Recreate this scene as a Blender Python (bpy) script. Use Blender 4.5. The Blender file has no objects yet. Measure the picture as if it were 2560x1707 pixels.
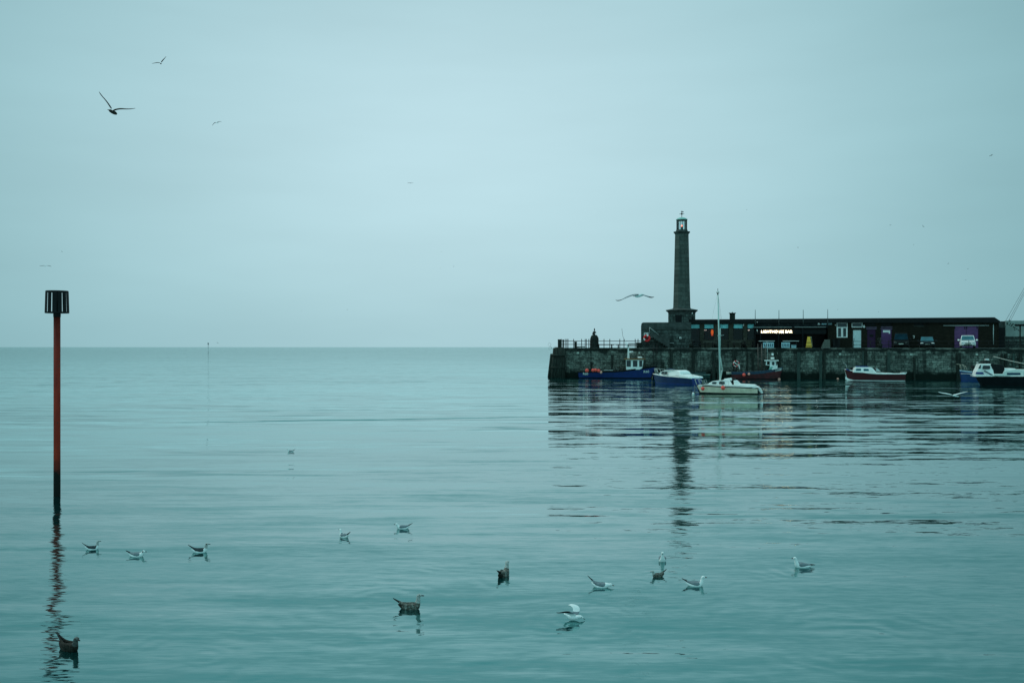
import bpy, math, random
from mathutils import Vector, Matrix
random.seed(7)
C = bpy.context.scene.collection
R = math.radians
# ------------------------------------------------------------------ camera
CAMZ = 3.7; F = 2489.0; HY = 867.5
sc = bpy.context.scene
cam_d = bpy.data.cameras.new("camera"); cam = bpy.data.objects.new("camera", cam_d); C.objects.link(cam)
cam.location = (0, 0, CAMZ); cam.rotation_euler = (R(90), 0, 0)
cam_d.sensor_width = 36; cam_d.lens = 36 * F / 2560; cam_d.shift_y = (HY - 853.5) / 2560
cam_d.clip_start = 0.1; cam_d.clip_end = 90000
sc.camera = cam
sc.view_settings.view_transform = 'Standard'; sc.view_settings.look = 'None'
sc.view_settings.exposure = 0.0; sc.view_settings.gamma = 1.0
# ------------------------------------------------------------------ world: overcast dusk
w = bpy.data.worlds.new("World"); sc.world = w; w.use_nodes = True
nt = w.node_tree; N = nt.nodes; L = nt.links; N.clear()
def wm(op, a, b=None, c=None):
    n = N.new('ShaderNodeMath'); n.operation = op
    for i, x in enumerate((a, b, c)):
        if x is None: continue
        if isinstance(x, (int, float)): n.inputs[i].default_value = x
        else: L.new(x, n.inputs[i])
    return n.outputs[0]
out = N.new('ShaderNodeOutputWorld'); tc = N.new('ShaderNodeTexCoord')
sky = N.new('ShaderNodeTexSky'); sky.sky_type = 'NISHITA'; sky.sun_disc = False
SUN_EL = R(52); SUN_ROT = R(-62)
sky.sun_elevation = SUN_EL; sky.sun_rotation = SUN_ROT; sky.dust_density = 6; sky.ozone_density = 3
bg1 = N.new('ShaderNodeBackground'); bg1.inputs[1].default_value = 0.004
L.new(sky.outputs[0], bg1.inputs[0])
dt = N.new('ShaderNodeVectorMath'); dt.operation = 'DOT_PRODUCT'
az, el = R(-2.5), R(12)
dt.inputs[1].default_value = (math.sin(az), math.cos(az), 0)
nrm = N.new('ShaderNodeVectorMath'); nrm.operation = 'NORMALIZE'
L.new(tc.outputs['Generated'], nrm.inputs[0])
sq = N.new('ShaderNodeVectorMath'); sq.operation = 'MULTIPLY_ADD'; sq.inputs[1].default_value = (1, 1, 1.5); sq.inputs[2].default_value = (0, 0, -.30)
L.new(nrm.outputs[0], sq.inputs[0]); sn = N.new('ShaderNodeVectorMath'); sn.operation = 'NORMALIZE'; L.new(sq.outputs[0], sn.inputs[0]); L.new(sn.outputs[0], dt.inputs[0])
d = wm('MAXIMUM', dt.outputs['Value'], 0.0)
lobe = wm('POWER', d, 5.6)
back = wm('MULTIPLY_ADD', dt.outputs['Value'], -0.21, 0.505)
sep = N.new('ShaderNodeSeparateXYZ'); L.new(nrm.outputs[0], sep.inputs[0])
zen = wm('MULTIPLY', wm('MAXIMUM', wm('SUBTRACT', sep.outputs[2], 0.34), 0.0), 0.95)
cl = N.new('ShaderNodeTexNoise'); cl.inputs['Scale'].default_value = 2.2; cl.inputs['Detail'].default_value = 4
mp = N.new('ShaderNodeMapping'); mp.inputs['Scale'].default_value = (1, 1, 5)
L.new(nrm.outputs[0], mp.inputs[0]); L.new(mp.outputs[0], cl.inputs['Vector'])
cloud = wm('MULTIPLY_ADD', cl.outputs['Fac'], 0.26, 0.87)
tot = wm('MULTIPLY', wm('ADD', wm('MULTIPLY', lobe, 0.635), wm('ADD', back, zen)), cloud)
cr = N.new('ShaderNodeMix'); cr.data_type = 'RGBA'
L.new(lobe, cr.inputs['Factor'])
cr.inputs['A'].default_value = (0.355, 0.80, 0.875, 1); cr.inputs['B'].default_value = (0.53, 0.765, 0.83, 1)
bg2 = N.new('ShaderNodeBackground'); L.new(cr.outputs['Result'], bg2.inputs[0]); L.new(tot, bg2.inputs[1])
ad = N.new('ShaderNodeAddShader'); L.new(bg1.outputs[0], ad.inputs[0]); L.new(bg2.outputs[0], ad.inputs[1])
L.new(ad.outputs[0], out.inputs[0])
sd = bpy.data.lights.new("sun", 'SUN'); sd.energy = 0.9; sd.angle = R(20); sd.color = (1, 0.95, 0.86)
so = bpy.data.objects.new("sun", sd); C.objects.link(so)
so.rotation_euler = (R(90) - SUN_EL, 0, R(180) + -SUN_ROT + 0)   # shines from beyond the pier, high up
so.rotation_euler = Vector((math.sin(SUN_ROT) * math.cos(SUN_EL), math.cos(SUN_ROT) * math.cos(SUN_EL), math.sin(SUN_EL))).to_track_quat('Z', 'Y').to_euler()

# ------------------------------------------------------------------ node helpers
class NB:
    def __init__(s, m):
        m.use_nodes = True; s.t = m.node_tree; s.t.nodes.clear()
        s.out = s.t.nodes.new('ShaderNodeOutputMaterial')
    def n(s, typ, ins=None, **kw):
        x = s.t.nodes.new(typ)
        for k, v in kw.items(): setattr(x, k, v)
        for k, v in (ins or {}).items():
            if isinstance(v, bpy.types.NodeSocket): s.t.links.new(v, x.inputs[k])
            else: x.inputs[k].default_value = v
        return x
    def m(s, op, a, b=0.0, c=0.0, clamp=False):
        x = s.n('ShaderNodeMath', {0: a, 1: b, 2: c}, operation=op); x.use_clamp = clamp
        return x.outputs[0]
    def mix(s, f, a, b):
        x = s.n('ShaderNodeMix', data_type='RGBA')
        for sock, v in ((x.inputs[0], f), (x.inputs[6], a), (x.inputs[7], b)):
            if isinstance(v, bpy.types.NodeSocket): s.t.links.new(v, sock)
            else: sock.default_value = v if isinstance(v, (int, float)) else (*v, 1)[:4]
        return x.outputs[2]
    def noise(s, vec, scale, detail=3, rough=.5, out='Fac'):
        return s.n('ShaderNodeTexNoise', {'Vector': vec, 'Scale': scale, 'Detail': detail, 'Roughness': rough}).outputs[out]
    def coord(s, sc=(1, 1, 1)):
        t = s.n('ShaderNodeTexCoord').outputs['Object']
        return s.n('ShaderNodeMapping', {0: t, 3: sc}).outputs[0]
    def ramp(s, f, p0, p1):
        return s.n('ShaderNodeMapRange', {0: f, 1: p0, 2: p1}).outputs[0]
MATS = {}
def mat(name, col, rough=.6, var=.25, scale=6., metal=0., stretch=(1, 1, 1), dirt=None, dscale=1.5, dfac=.5, bump=0., spec=.4):
    if name in MATS: return MATS[name]
    m = bpy.data.materials.new(name); b = NB(m)
    co = b.coord(stretch)
    n1 = b.noise(co, scale, 4)
    dark = tuple(c * (1 - var) for c in col); lite = tuple(min(1, c * (1 + var)) for c in col)
    c = b.mix(b.ramp(n1, .3, .7), dark, lite)
    if dirt:
        n2 = b.noise(co, dscale, 5, .65)
        c = b.mix(b.m('MULTIPLY', b.ramp(n2, .48, .68), dfac), c, dirt)
    p = b.n('ShaderNodeBsdfPrincipled', {'Base Color': c, 'Roughness': rough, 'Metallic': metal, 'Specular IOR Level': spec if max(col) > .06 or rough < .15 else spec * .3})
    if bump:
        bp = b.n('ShaderNodeBump', {'Height': n1, 'Strength': bump, 'Distance': .05}); b.t.links.new(bp.outputs[0], p.inputs['Normal'])
    b.t.links.new(p.outputs[0], b.out.inputs[0]); MATS[name] = m; return m
def emis(name, col, st):
    m = bpy.data.materials.new(name); b = NB(m)
    nz = b.noise(b.coord(), 9, 2)
    c = b.mix(b.ramp(nz, .2, .8), tuple(x * .9 for x in col), col)
    e = b.n('ShaderNodeEmission', {'Color': c, 'Strength': st})
    b.t.links.new(e.outputs[0], b.out.inputs[0]); MATS[name] = m; return m
def masonry(name, c1, c2, mortar, bw, bh, weed=0., mottle=.5, blotch=(.01, .015, .013), mort=.02, rubble=False):
    """irregular block wall in the object's x-z plane, with mottling, stains and a tide line of weed"""
    m = bpy.data.materials.new(name); b = NB(m)
    t = b.n('ShaderNodeTexCoord').outputs['Object']
    s = b.n('ShaderNodeSeparateXYZ', {0: t})
    xx = b.m('ADD', s.outputs[0], b.m('MULTIPLY', s.outputs[1], 1.0))
    v = b.n('ShaderNodeCombineXYZ', {0: xx, 1: s.outputs[2]}).outputs[0]
    wob = b.noise(v, 1.3, 2, .5, 'Color')
    wv = b.n('ShaderNodeVectorMath', {0: wob, 1: (.5, .5, .5)}, operation='SUBTRACT').outputs[0]
    wv = b.n('ShaderNodeVectorMath', {0: wv, 'Scale': .16}, operation='SCALE').outputs[0]
    v2 = b.n('ShaderNodeVectorMath', {0: v, 1: wv}, operation='ADD').outputs[0]
    br = b.n('ShaderNodeTexBrick', {'Vector': v2, 'Color1': (0, 0, 0, 1), 'Color2': (1, 1, 1, 1), 'Mortar': (.5, .5, .5, 1), 'Scale': 1.0,
             'Mortar Size': mort, 'Mortar Smooth': .3, 'Bias': 0.0, 'Brick Width': bw, 'Row Height': bh})
    cellv = br.outputs['Color']; mortv = br.outputs['Fac']
    if rubble:
        br.offset = .41; br.squash = .62; br.squash_frequency = 3; br.offset_frequency = 2
        br2 = b.n('ShaderNodeTexBrick', {'Vector': v2, 'Color1': (0, 0, 0, 1), 'Color2': (1, 1, 1, 1), 'Mortar': (.4, .4, .4, 1), 'Scale': 1.0, 'Mortar Size': mort, 'Mortar Smooth': .5, 'Brick Width': bw * 2.3, 'Row Height': bh})
        br2.offset = .33; br2.squash = 1.3; br2.squash_frequency = 2
        mortv = b.m('MULTIPLY', mortv, b.ramp(b.noise(v, 1.7, 3), .36, .5))
        cellv = b.m('MULTIPLY_ADD', cellv, .7, b.m('MULTIPLY', br2.outputs['Color'], .3))
    n1 = b.noise(v, 3.2, 5, .7); n2 = b.noise(v, .45, 4, .6); n3 = b.noise(v, 11., 3, .7)
    f = b.m('MULTIPLY', b.m('ADD', b.m('MULTIPLY', cellv, .75 if rubble else .55), b.m('MULTIPLY', b.ramp(n1, .38, .72), .55 if rubble else .6)), b.m('ADD', b.ramp(n3, .3, .7), .35), clamp=True)
    c = b.mix(f, c1, c2)
    if rubble: f2 = b.m('POWER', f, 1.35); c = b.mix(f2, c1, c2)
    c = b.mix(mortv, c, mortar)
    c = b.mix(b.m('MULTIPLY', b.ramp(n2, .42, .62), mottle), c, blotch)
    streak = b.noise(b.n('ShaderNodeVectorMath', {0: v, 1: (2.2, .16, 1)}, operation='MULTIPLY').outputs[0], 1.0, 4, .6)
    c = b.mix(b.m('MULTIPLY', b.ramp(streak, .52, .66), .65), c, blotch)
    if weed:
        z = b.m('ADD', s.outputs[2], b.m('MULTIPLY', b.m('SUBTRACT', b.noise(v, 1.1, 4, .6), .5), 1.1))
        c = b.mix(b.ramp(z, weed + .35, weed - .12), c, (.006, .012, .009))
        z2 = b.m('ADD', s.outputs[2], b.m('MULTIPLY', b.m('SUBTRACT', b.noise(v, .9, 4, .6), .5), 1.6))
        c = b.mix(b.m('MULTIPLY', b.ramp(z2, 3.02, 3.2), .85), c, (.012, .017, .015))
    p = b.n('ShaderNodeBsdfPrincipled', {'Base Color': c, 'Roughness': .85, 'Specular IOR Level': .15})
    h = b.m('SUBTRACT', b.m('MULTIPLY', n1, .6), mortv)
    bp = b.n('ShaderNodeBump', {'Height': h, 'Strength': .8, 'Distance': .08}); b.t.links.new(bp.outputs[0], p.inputs['Normal'])
    b.t.links.new(p.outputs[0], b.out.inputs[0]); MATS[name] = m; return m
def glassmat(name, tint, alpha=.35):
    m = bpy.data.materials.new(name); b = NB(m)
    nz = b.noise(b.coord(), 3, 2)
    c = b.mix(nz, tint, tuple(min(1, x * 1.3) for x in tint))
    g = b.n('ShaderNodeBsdfGlossy', {'Color': (.55, .6, .6, 1) if alpha < .1 else (.9, .95, .95, 1), 'Roughness': .03})
    tr = b.n('ShaderNodeBsdfTransparent', {'Color': c})
    fr = b.n('ShaderNodeFresnel', {'IOR': 1.45})
    mx = b.n('ShaderNodeMixShader', {0: b.m('ADD', fr.outputs[0], alpha * .1), 1: tr.outputs[0], 2: g.outputs[0]})
    b.t.links.new(mx.outputs[0], b.out.inputs[0]); MATS[name] = m; return m

# ------------------------------------------------------------------ mesh builder
class MB:
    def __init__(s): s.v = []; s.f = []; s.mi = []; s.sm = []
    def face(s, idx, mi=0, sm=False): s.f.append(tuple(idx)); s.mi.append(mi); s.sm.append(sm)
    def add(s, vs, fs, mi=0, sm=False):
        o = len(s.v); s.v += [tuple(p) for p in vs]
        for f in fs: s.face([o + i for i in f], mi, sm)
        return s
    def box(s, x0, x1, y0, y1, z0, z1, mi=0):
        return s.add([(x0, y0, z0), (x1, y0, z0), (x1, y1, z0), (x0, y1, z0), (x0, y0, z1), (x1, y0, z1), (x1, y1, z1), (x0, y1, z1)],
                     [(0, 3, 2, 1), (4, 5, 6, 7), (0, 1, 5, 4), (1, 2, 6, 5), (2, 3, 7, 6), (3, 0, 4, 7)], mi)
    def tube(s, a, b, r0, r1=None, n=8, mi=0):
        if r1 is None: r1 = r0
        a = Vector(a); b = Vector(b); d = (b - a).normalized()
        x = d.orthogonal().normalized(); y = d.cross(x)
        vs = [a + r0 * (x * math.cos(t) + y * math.sin(t)) for t in [2 * math.pi * i / n for i in range(n)]]
        vs += [b + r1 * (x * math.cos(t) + y * math.sin(t)) for t in [2 * math.pi * i / n for i in range(n)]]
        s.add(vs, [(i, (i + 1) % n, n + (i + 1) % n, n + i) for i in range(n)], mi, True)
        o = len(s.v) - 2 * n
        s.face([o + i for i in reversed(range(n))], mi); s.face([o + n + i for i in range(n)], mi); return s
    def path(s, pts, r, n=6, mi=0):
        for a, b in zip(pts[:-1], pts[1:]): s.tube(a, b, r, r, n, mi)
        return s
    def ball(s, c, rx, ry=None, rz=None, n=12, m=8, mi=0):
        ry = ry or rx; rz = rz or rx
        vs = [(c[0], c[1], c[2] - rz)]
        for j in range(1, m):
            ph = -math.pi / 2 + math.pi * j / m
            for i in range(n):
                t = 2 * math.pi * i / n; vs.append((c[0] + rx * math.cos(ph) * math.cos(t), c[1] + ry * math.cos(ph) * math.sin(t), c[2] + rz * math.sin(ph)))
        vs.append((c[0], c[1], c[2] + rz)); fs = [(0, 1 + (i + 1) % n, 1 + i) for i in range(n)]
        for j in range(m - 2):
            for i in range(n):
                a = 1 + j * n + i; b2 = 1 + j * n + (i + 1) % n; fs.append((a, b2, b2 + n, a + n))
        k = 1 + (m - 2) * n; fs += [(k + i, k + (i + 1) % n, len(vs) - 1) for i in range(n)]
        return s.add(vs, fs, mi, True)
    def rings(s, rs, mi=0, cap=True, mf=None, sm=True):
        n = len(rs[0]); o = len(s.v)
        for r in rs: s.v += [tuple(p) for p in r]
        for j in range(len(rs) - 1):
            for i in range(n):
                q = (o + j * n + i, o + j * n + (i + 1) % n, o + (j + 1) * n + (i + 1) % n, o + (j + 1) * n + i)
                c = sum((Vector(s.v[k]) for k in q), Vector()) / 4
                s.face(q, mf(j, i, c) if mf else mi, sm)
        if cap:
            s.face([o + i for i in reversed(range(n))], mf(0, 0, Vector(s.v[o])) if mf else mi)
            s.face([o + (len(rs) - 1) * n + i for i in range(n)], mf(len(rs) - 2, 0, Vector(s.v[o + (len(rs) - 1) * n])) if mf else mi)
        return s
    def lathe(s, prof, n=16, c=(0, 0), mi=0, sm=True, rot=0.):
        return s.rings([[(c[0] + r * math.cos(rot + 2 * math.pi * i / n), c[1] + r * math.sin(rot + 2 * math.pi * i / n), z) for i in range(n)] for r, z in prof], mi, True, None, sm)
    def prism(s, poly, y0, y1, mi=0, wf=None):
        """poly in x-z, extruded along y; wf(z) scales half width"""
        n = len(poly)
        if wf: a = [(x, -wf(x, z), z) for x, z in poly]; b = [(x, wf(x, z), z) for x, z in poly]
        else: a = [(x, y0, z) for x, z in poly]; b = [(x, y1, z) for x, z in poly]
        return s.add(a + b, [tuple(range(n)), tuple(reversed(range(n, 2 * n)))] + [(i, n + i, n + (i + 1) % n, (i + 1) % n) for i in range(n)], mi)
    def torus(s, c, R0, r, axis='y', n=20, k=8, mf=None, mi=0):
        rs = []
        for i in range(n + 1):
            t = 2 * math.pi * i / n; ring = []
            for j in range(k):
                p = 2 * math.pi * j / k; rr = R0 + r * math.cos(p); h = r * math.sin(p)
                q = (rr * math.cos(t), h, rr * math.sin(t)) if axis == 'y' else (rr * math.cos(t), rr * math.sin(t), h)
                ring.append((c[0] + q[0], c[1] + q[1], c[2] + q[2]))
            rs.append(ring)
        return s.rings(rs, mi, False, mf)
    def build(s, name, mats, parent=None, loc=None, rotz=None):
        me = bpy.data.meshes.new(name); me.from_pydata(s.v, [], s.f)
        for m in (mats if isinstance(mats, (list, tuple)) else [mats]): me.materials.append(m)
        for p, mi, sm in zip(me.polygons, s.mi, s.sm): p.material_index = mi; p.use_smooth = sm
        me.validate(); me.update()
        o = bpy.data.objects.new(name, me); C.objects.link(o)
        if parent: o.parent = parent
        if loc is not None: o.location = loc
        if rotz is not None: o.rotation_euler = (0, 0, rotz)
        return o
def tag(o, label=None, cat=None, group=None, kind=None):
    if label: o['label'] = label
    if cat: o['category'] = cat
    if group: o['group'] = group
    if kind: o['kind'] = kind
    return o
def thing(name, label, cat, loc=(0, 0, 0), rz=0., group=None):
    o = bpy.data.objects.new(name, None); C.objects.link(o); o.location = loc; o.rotation_euler = (0, 0, rz); o.empty_display_size = .3
    return tag(o, label, cat, group)
def copy_tree(o, parent=None):
    c = o.copy(); C.objects.link(c)
    if parent: c.parent = parent
    for ch in list(o.children): copy_tree(ch, c)
    return c
def text(name, s, size, m, parent, loc, ext=.01, conv=None, align='CENTER', bold=0.):
    cu = bpy.data.curves.new(name, 'FONT'); cu.body = s; cu.size = size; cu.extrude = ext; cu.align_x = align; cu.offset = bold
    t = bpy.data.objects.new('tmp', cu); C.objects.link(t); bpy.context.view_layer.update()
    me = bpy.data.meshes.new_from_object(t.evaluated_get(bpy.context.evaluated_depsgraph_get()))
    bpy.data.objects.remove(t); me.name = name; me.materials.clear(); me.materials.append(m)
    for v in me.vertices:
        x, y, z = v.co; p = Vector((loc[0] + x, loc[1] - z, loc[2] + y))
        if conv: p = conv(p)
        v.co = p
    o = bpy.data.objects.new(name, me); C.objects.link(o)
    if parent: o.parent = parent
    return o
def water_pt(px, py):
    Y = CAMZ * F / (py - HY); return Vector(((px - 1280) / F * Y, Y, 0))
def at(px, py, Y): return Vector(((px - 1280) / F * Y, Y, CAMZ - (py - HY) / F * Y))
# ------------------------------------------------------------------ pier frame
P0 = Vector(((1400 - 1280) / F * 121.2, 121.2)); P1 = Vector(((2540 - 1280) / F * 112.3, 112.3))
ANG = math.atan2(P1.y - P0.y, P1.x - P0.x); EU = Vector((math.cos(ANG), math.sin(ANG))); EV = Vector((-math.sin(ANG), math.cos(ANG)))
DECK = 3.6
def U(px, v=0.):
    k = (px - 1280) / F; q = P0 + v * EV
    return (k * q.y - q.x) / (EU.x - k * EU.y)
def Zp(px, py, v=0.):
    q = P0 + v * EV + U(px, v) * EU
    return CAMZ - (py - HY) / F * q.y
def PW(u, v, z=0.):
    q = P0 + u * EU + v * EV; return Vector((q.x, q.y, z))
def pthing(name, label, cat, px, v, z=DECK, group=None, rz=0.):
    return thing(name, label, cat, PW(U(px, v), v, z), ANG + rz, group)
SC = lambda px, v=0.: (P0 + v * EV + U(px, v) * EU).y / F    # metres per photo pixel

# ------------------------------------------------------------------ materials
stone = masonry('harbour_stone', (.042, .050, .044), (.36, .39, .33), (.012, .016, .013), .62, .27, weed=.72, mottle=.55, rubble=True)
ashlar = masonry('tower_stone', (.055, .063, .056), (.14, .16, .14), (.03, .036, .03), 1.1, .55, mottle=.25, blotch=(.045, .055, .05), mort=.012)
block = masonry('block_stone', (.03, .036, .033), (.17, .21, .19), (.015, .02, .018), .62, .36, rubble=True, mottle=.7, blotch=(.03, .038, .034), mort=.03)
brick = masonry('dark_brick', (.012, .010, .006), (.042, .034, .023), (.028, .025, .02), .24, .085, mottle=.35, blotch=(.015, .014, .011), mort=.012)
pillar_brick = masonry('pillar_brick', (.04, .038, .026), (.12, .115, .085), (.035, .034, .028), .24, .085, mottle=.2, blotch=(.05, .05, .04), mort=.012)
concrete = mat('concrete', (.055, .065, .06), .9, .35, 2, dirt=(.02, .025, .022), dfac=.8)
coping_m = mat('coping_stone', (.025, .027, .024), .85, .5, 1.3, dirt=(.26, .26, .22), dscale=.45, dfac=.9)
deckm = mat('deck_concrete', (.10, .11, .10), .9, .3, 1.5, dirt=(.03, .03, .03))
timber = mat('wet_timber', (.022, .026, .022), .8, .5, 3, stretch=(4, 4, .5), dirt=(.05, .07, .055), dfac=.5)
timber_g = mat('weathered_timber', (.04, .062, .052), .85, .5, 3, stretch=(4, 4, .5), dirt=(.015, .02, .017), dfac=.8)
black = mat('black_paint', (.010, .011, .012), .5, .3, 4)
iron = mat('dark_iron', (.018, .017, .017), .6, .4, 8)
white = mat('white_paint', (.88, .86, .82), .35, .08, 3, dirt=(.35, .36, .30), dfac=.35)
white_b = mat('white_gelcoat', (.93, .90, .86), .3, .06, 2, dirt=(.5, .5, .42), dfac=.4)
cream = mat('stained_gelcoat', (.98, .74, .57), .35, .10, 2, stretch=(1, 1, .5), dirt=(.42, .33, .2), dscale=1.8, dfac=.55)
blue = mat('royal_blue', (.009, .022, .135), .3, .2, 2, dirt=(.01, .03, .16), dfac=.5)
navy = mat('navy_blue', (.010, .03, .17), .3, .25, 2)
slate = mat('slate_blue', (.012, .045, .085), .45, .3, 2)
maroon = mat('maroon', (.10, .012, .015), .4, .35, 2, dirt=(.02, .008, .008), dfac=.7)
dred = mat('dark_red', (.085, .006, .009), .3, .2, 1.5, dirt=(.04, .006, .008), dfac=.6)
blackhull = mat('black_hull', (.008, .009, .011), .3, .3, 2)
darkfoul = mat('weedy_bottom', (.012, .016, .013), .8, .5, 5)
orange = mat('buoy_orange', (1., .085, .055), .4, .12, 3)
pink = mat('faded_buoy', (.85, .36, .27), .5, .12, 3)
redm = mat('lifebuoy_red', (.85, .025, .025), .45, .15, 5)
purple = mat('purple_paint', (.12, .042, .145), .6, .2, 2, stretch=(1, 1, 3), dirt=(.06, .03, .085), dfac=.5)
dpurple = mat('dull_purple', (.055, .02, .06), .7, .3, 3, dirt=(.02, .015, .03), dfac=.7)
lilac = mat('faded_lintel', (.12, .08, .13), .7, .3, 3)
yellow = mat('yellow_board', (.66, .38, .03), .5, .2, 3, dirt=(.2, .15, .02), dfac=.4)
glassd = mat('dark_glass', (.012, .02, .025), .08, .4, 1.5, spec=.5)
glasst = mat('teal_glass', (.015, .11, .14), .12, .35, 1.2, spec=.35)
toplight_m = mat('toplight_sky_tone', (.26, .72, .74), .7, .2, 3)  # pale teal of the sky in the bar top-lights, put into a panel colour
redwall = mat('dim_red_wall', (.11, .002, .003), .8, .5, 1.2)
galv = mat('pale_metal', (.42, .46, .44), .4, .15, 5)
mastm = mat('mast_alloy', (.50, .62, .58), .35, .15, 1.2)
rope = mat('rope', (.20, .19, .16), .9, .3, 20)
copper = mat('verdigris', (.28, .52, .46), .6, .2, 4)
pale_w = mat('pale_render', (.30, .36, .33), .9, .2, 2, dirt=(.12, .15, .13), dscale=1, dfac=.6)
boxm = mat('light_blue_sign', (.35, .55, .60), .5, .35, 12)
gearm = mat('deck_gear', (.05, .055, .05), .8, .8, 5, dirt=(.25, .28, .25), dscale=4, dfac=.8)
olive = mat('weathered_ply', (.20, .10, .04), .7, .4, 3)
wood_r = mat('wood_rail', (.14, .14, .12), .7, .3, 6)
signlit = emis('lit_sign', (1., .84, .54), 12.)
ember = emis('amber_shade', (1., .20, .02), 9.)
tinyl = emis('small_lamp', (.95, 1., .9), 14.)
beaconl = emis('red_lantern_light', (1., .25, .18), 3.0)
pane = glassmat('lantern_glass', (.72, .86, .86))
wing_g = mat('feather_grey', (.19, .22, .24), .7, .15, 30)
f_white = mat('feather_white', (.80, .80, .78), .7, .06, 30)
f_black = mat('feather_black', (.012, .013, .014), .6, .3, 30)
f_smoke = mat('feather_smoke', (.045, .055, .06), .7, .3, 30)
f_brown = mat('feather_brown', (.07, .062, .05), .75, .7, 45, dirt=(.38, .38, .34), dscale=30, dfac=.75)
f_dark = mat('feather_dark_brown', (.022, .02, .016), .8, .6, 40)
f_pale = mat('feather_speckled', (.36, .37, .35), .75, .45, 60)
bill_d = mat('bill_dark', (.02, .015, .014), .5, .2, 30)
bill_r = mat('bill_dull_red', (.10, .03, .02), .5, .2, 30)
eye_m = mat('eye', (.004, .004, .004), .2, .2, 30)

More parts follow.
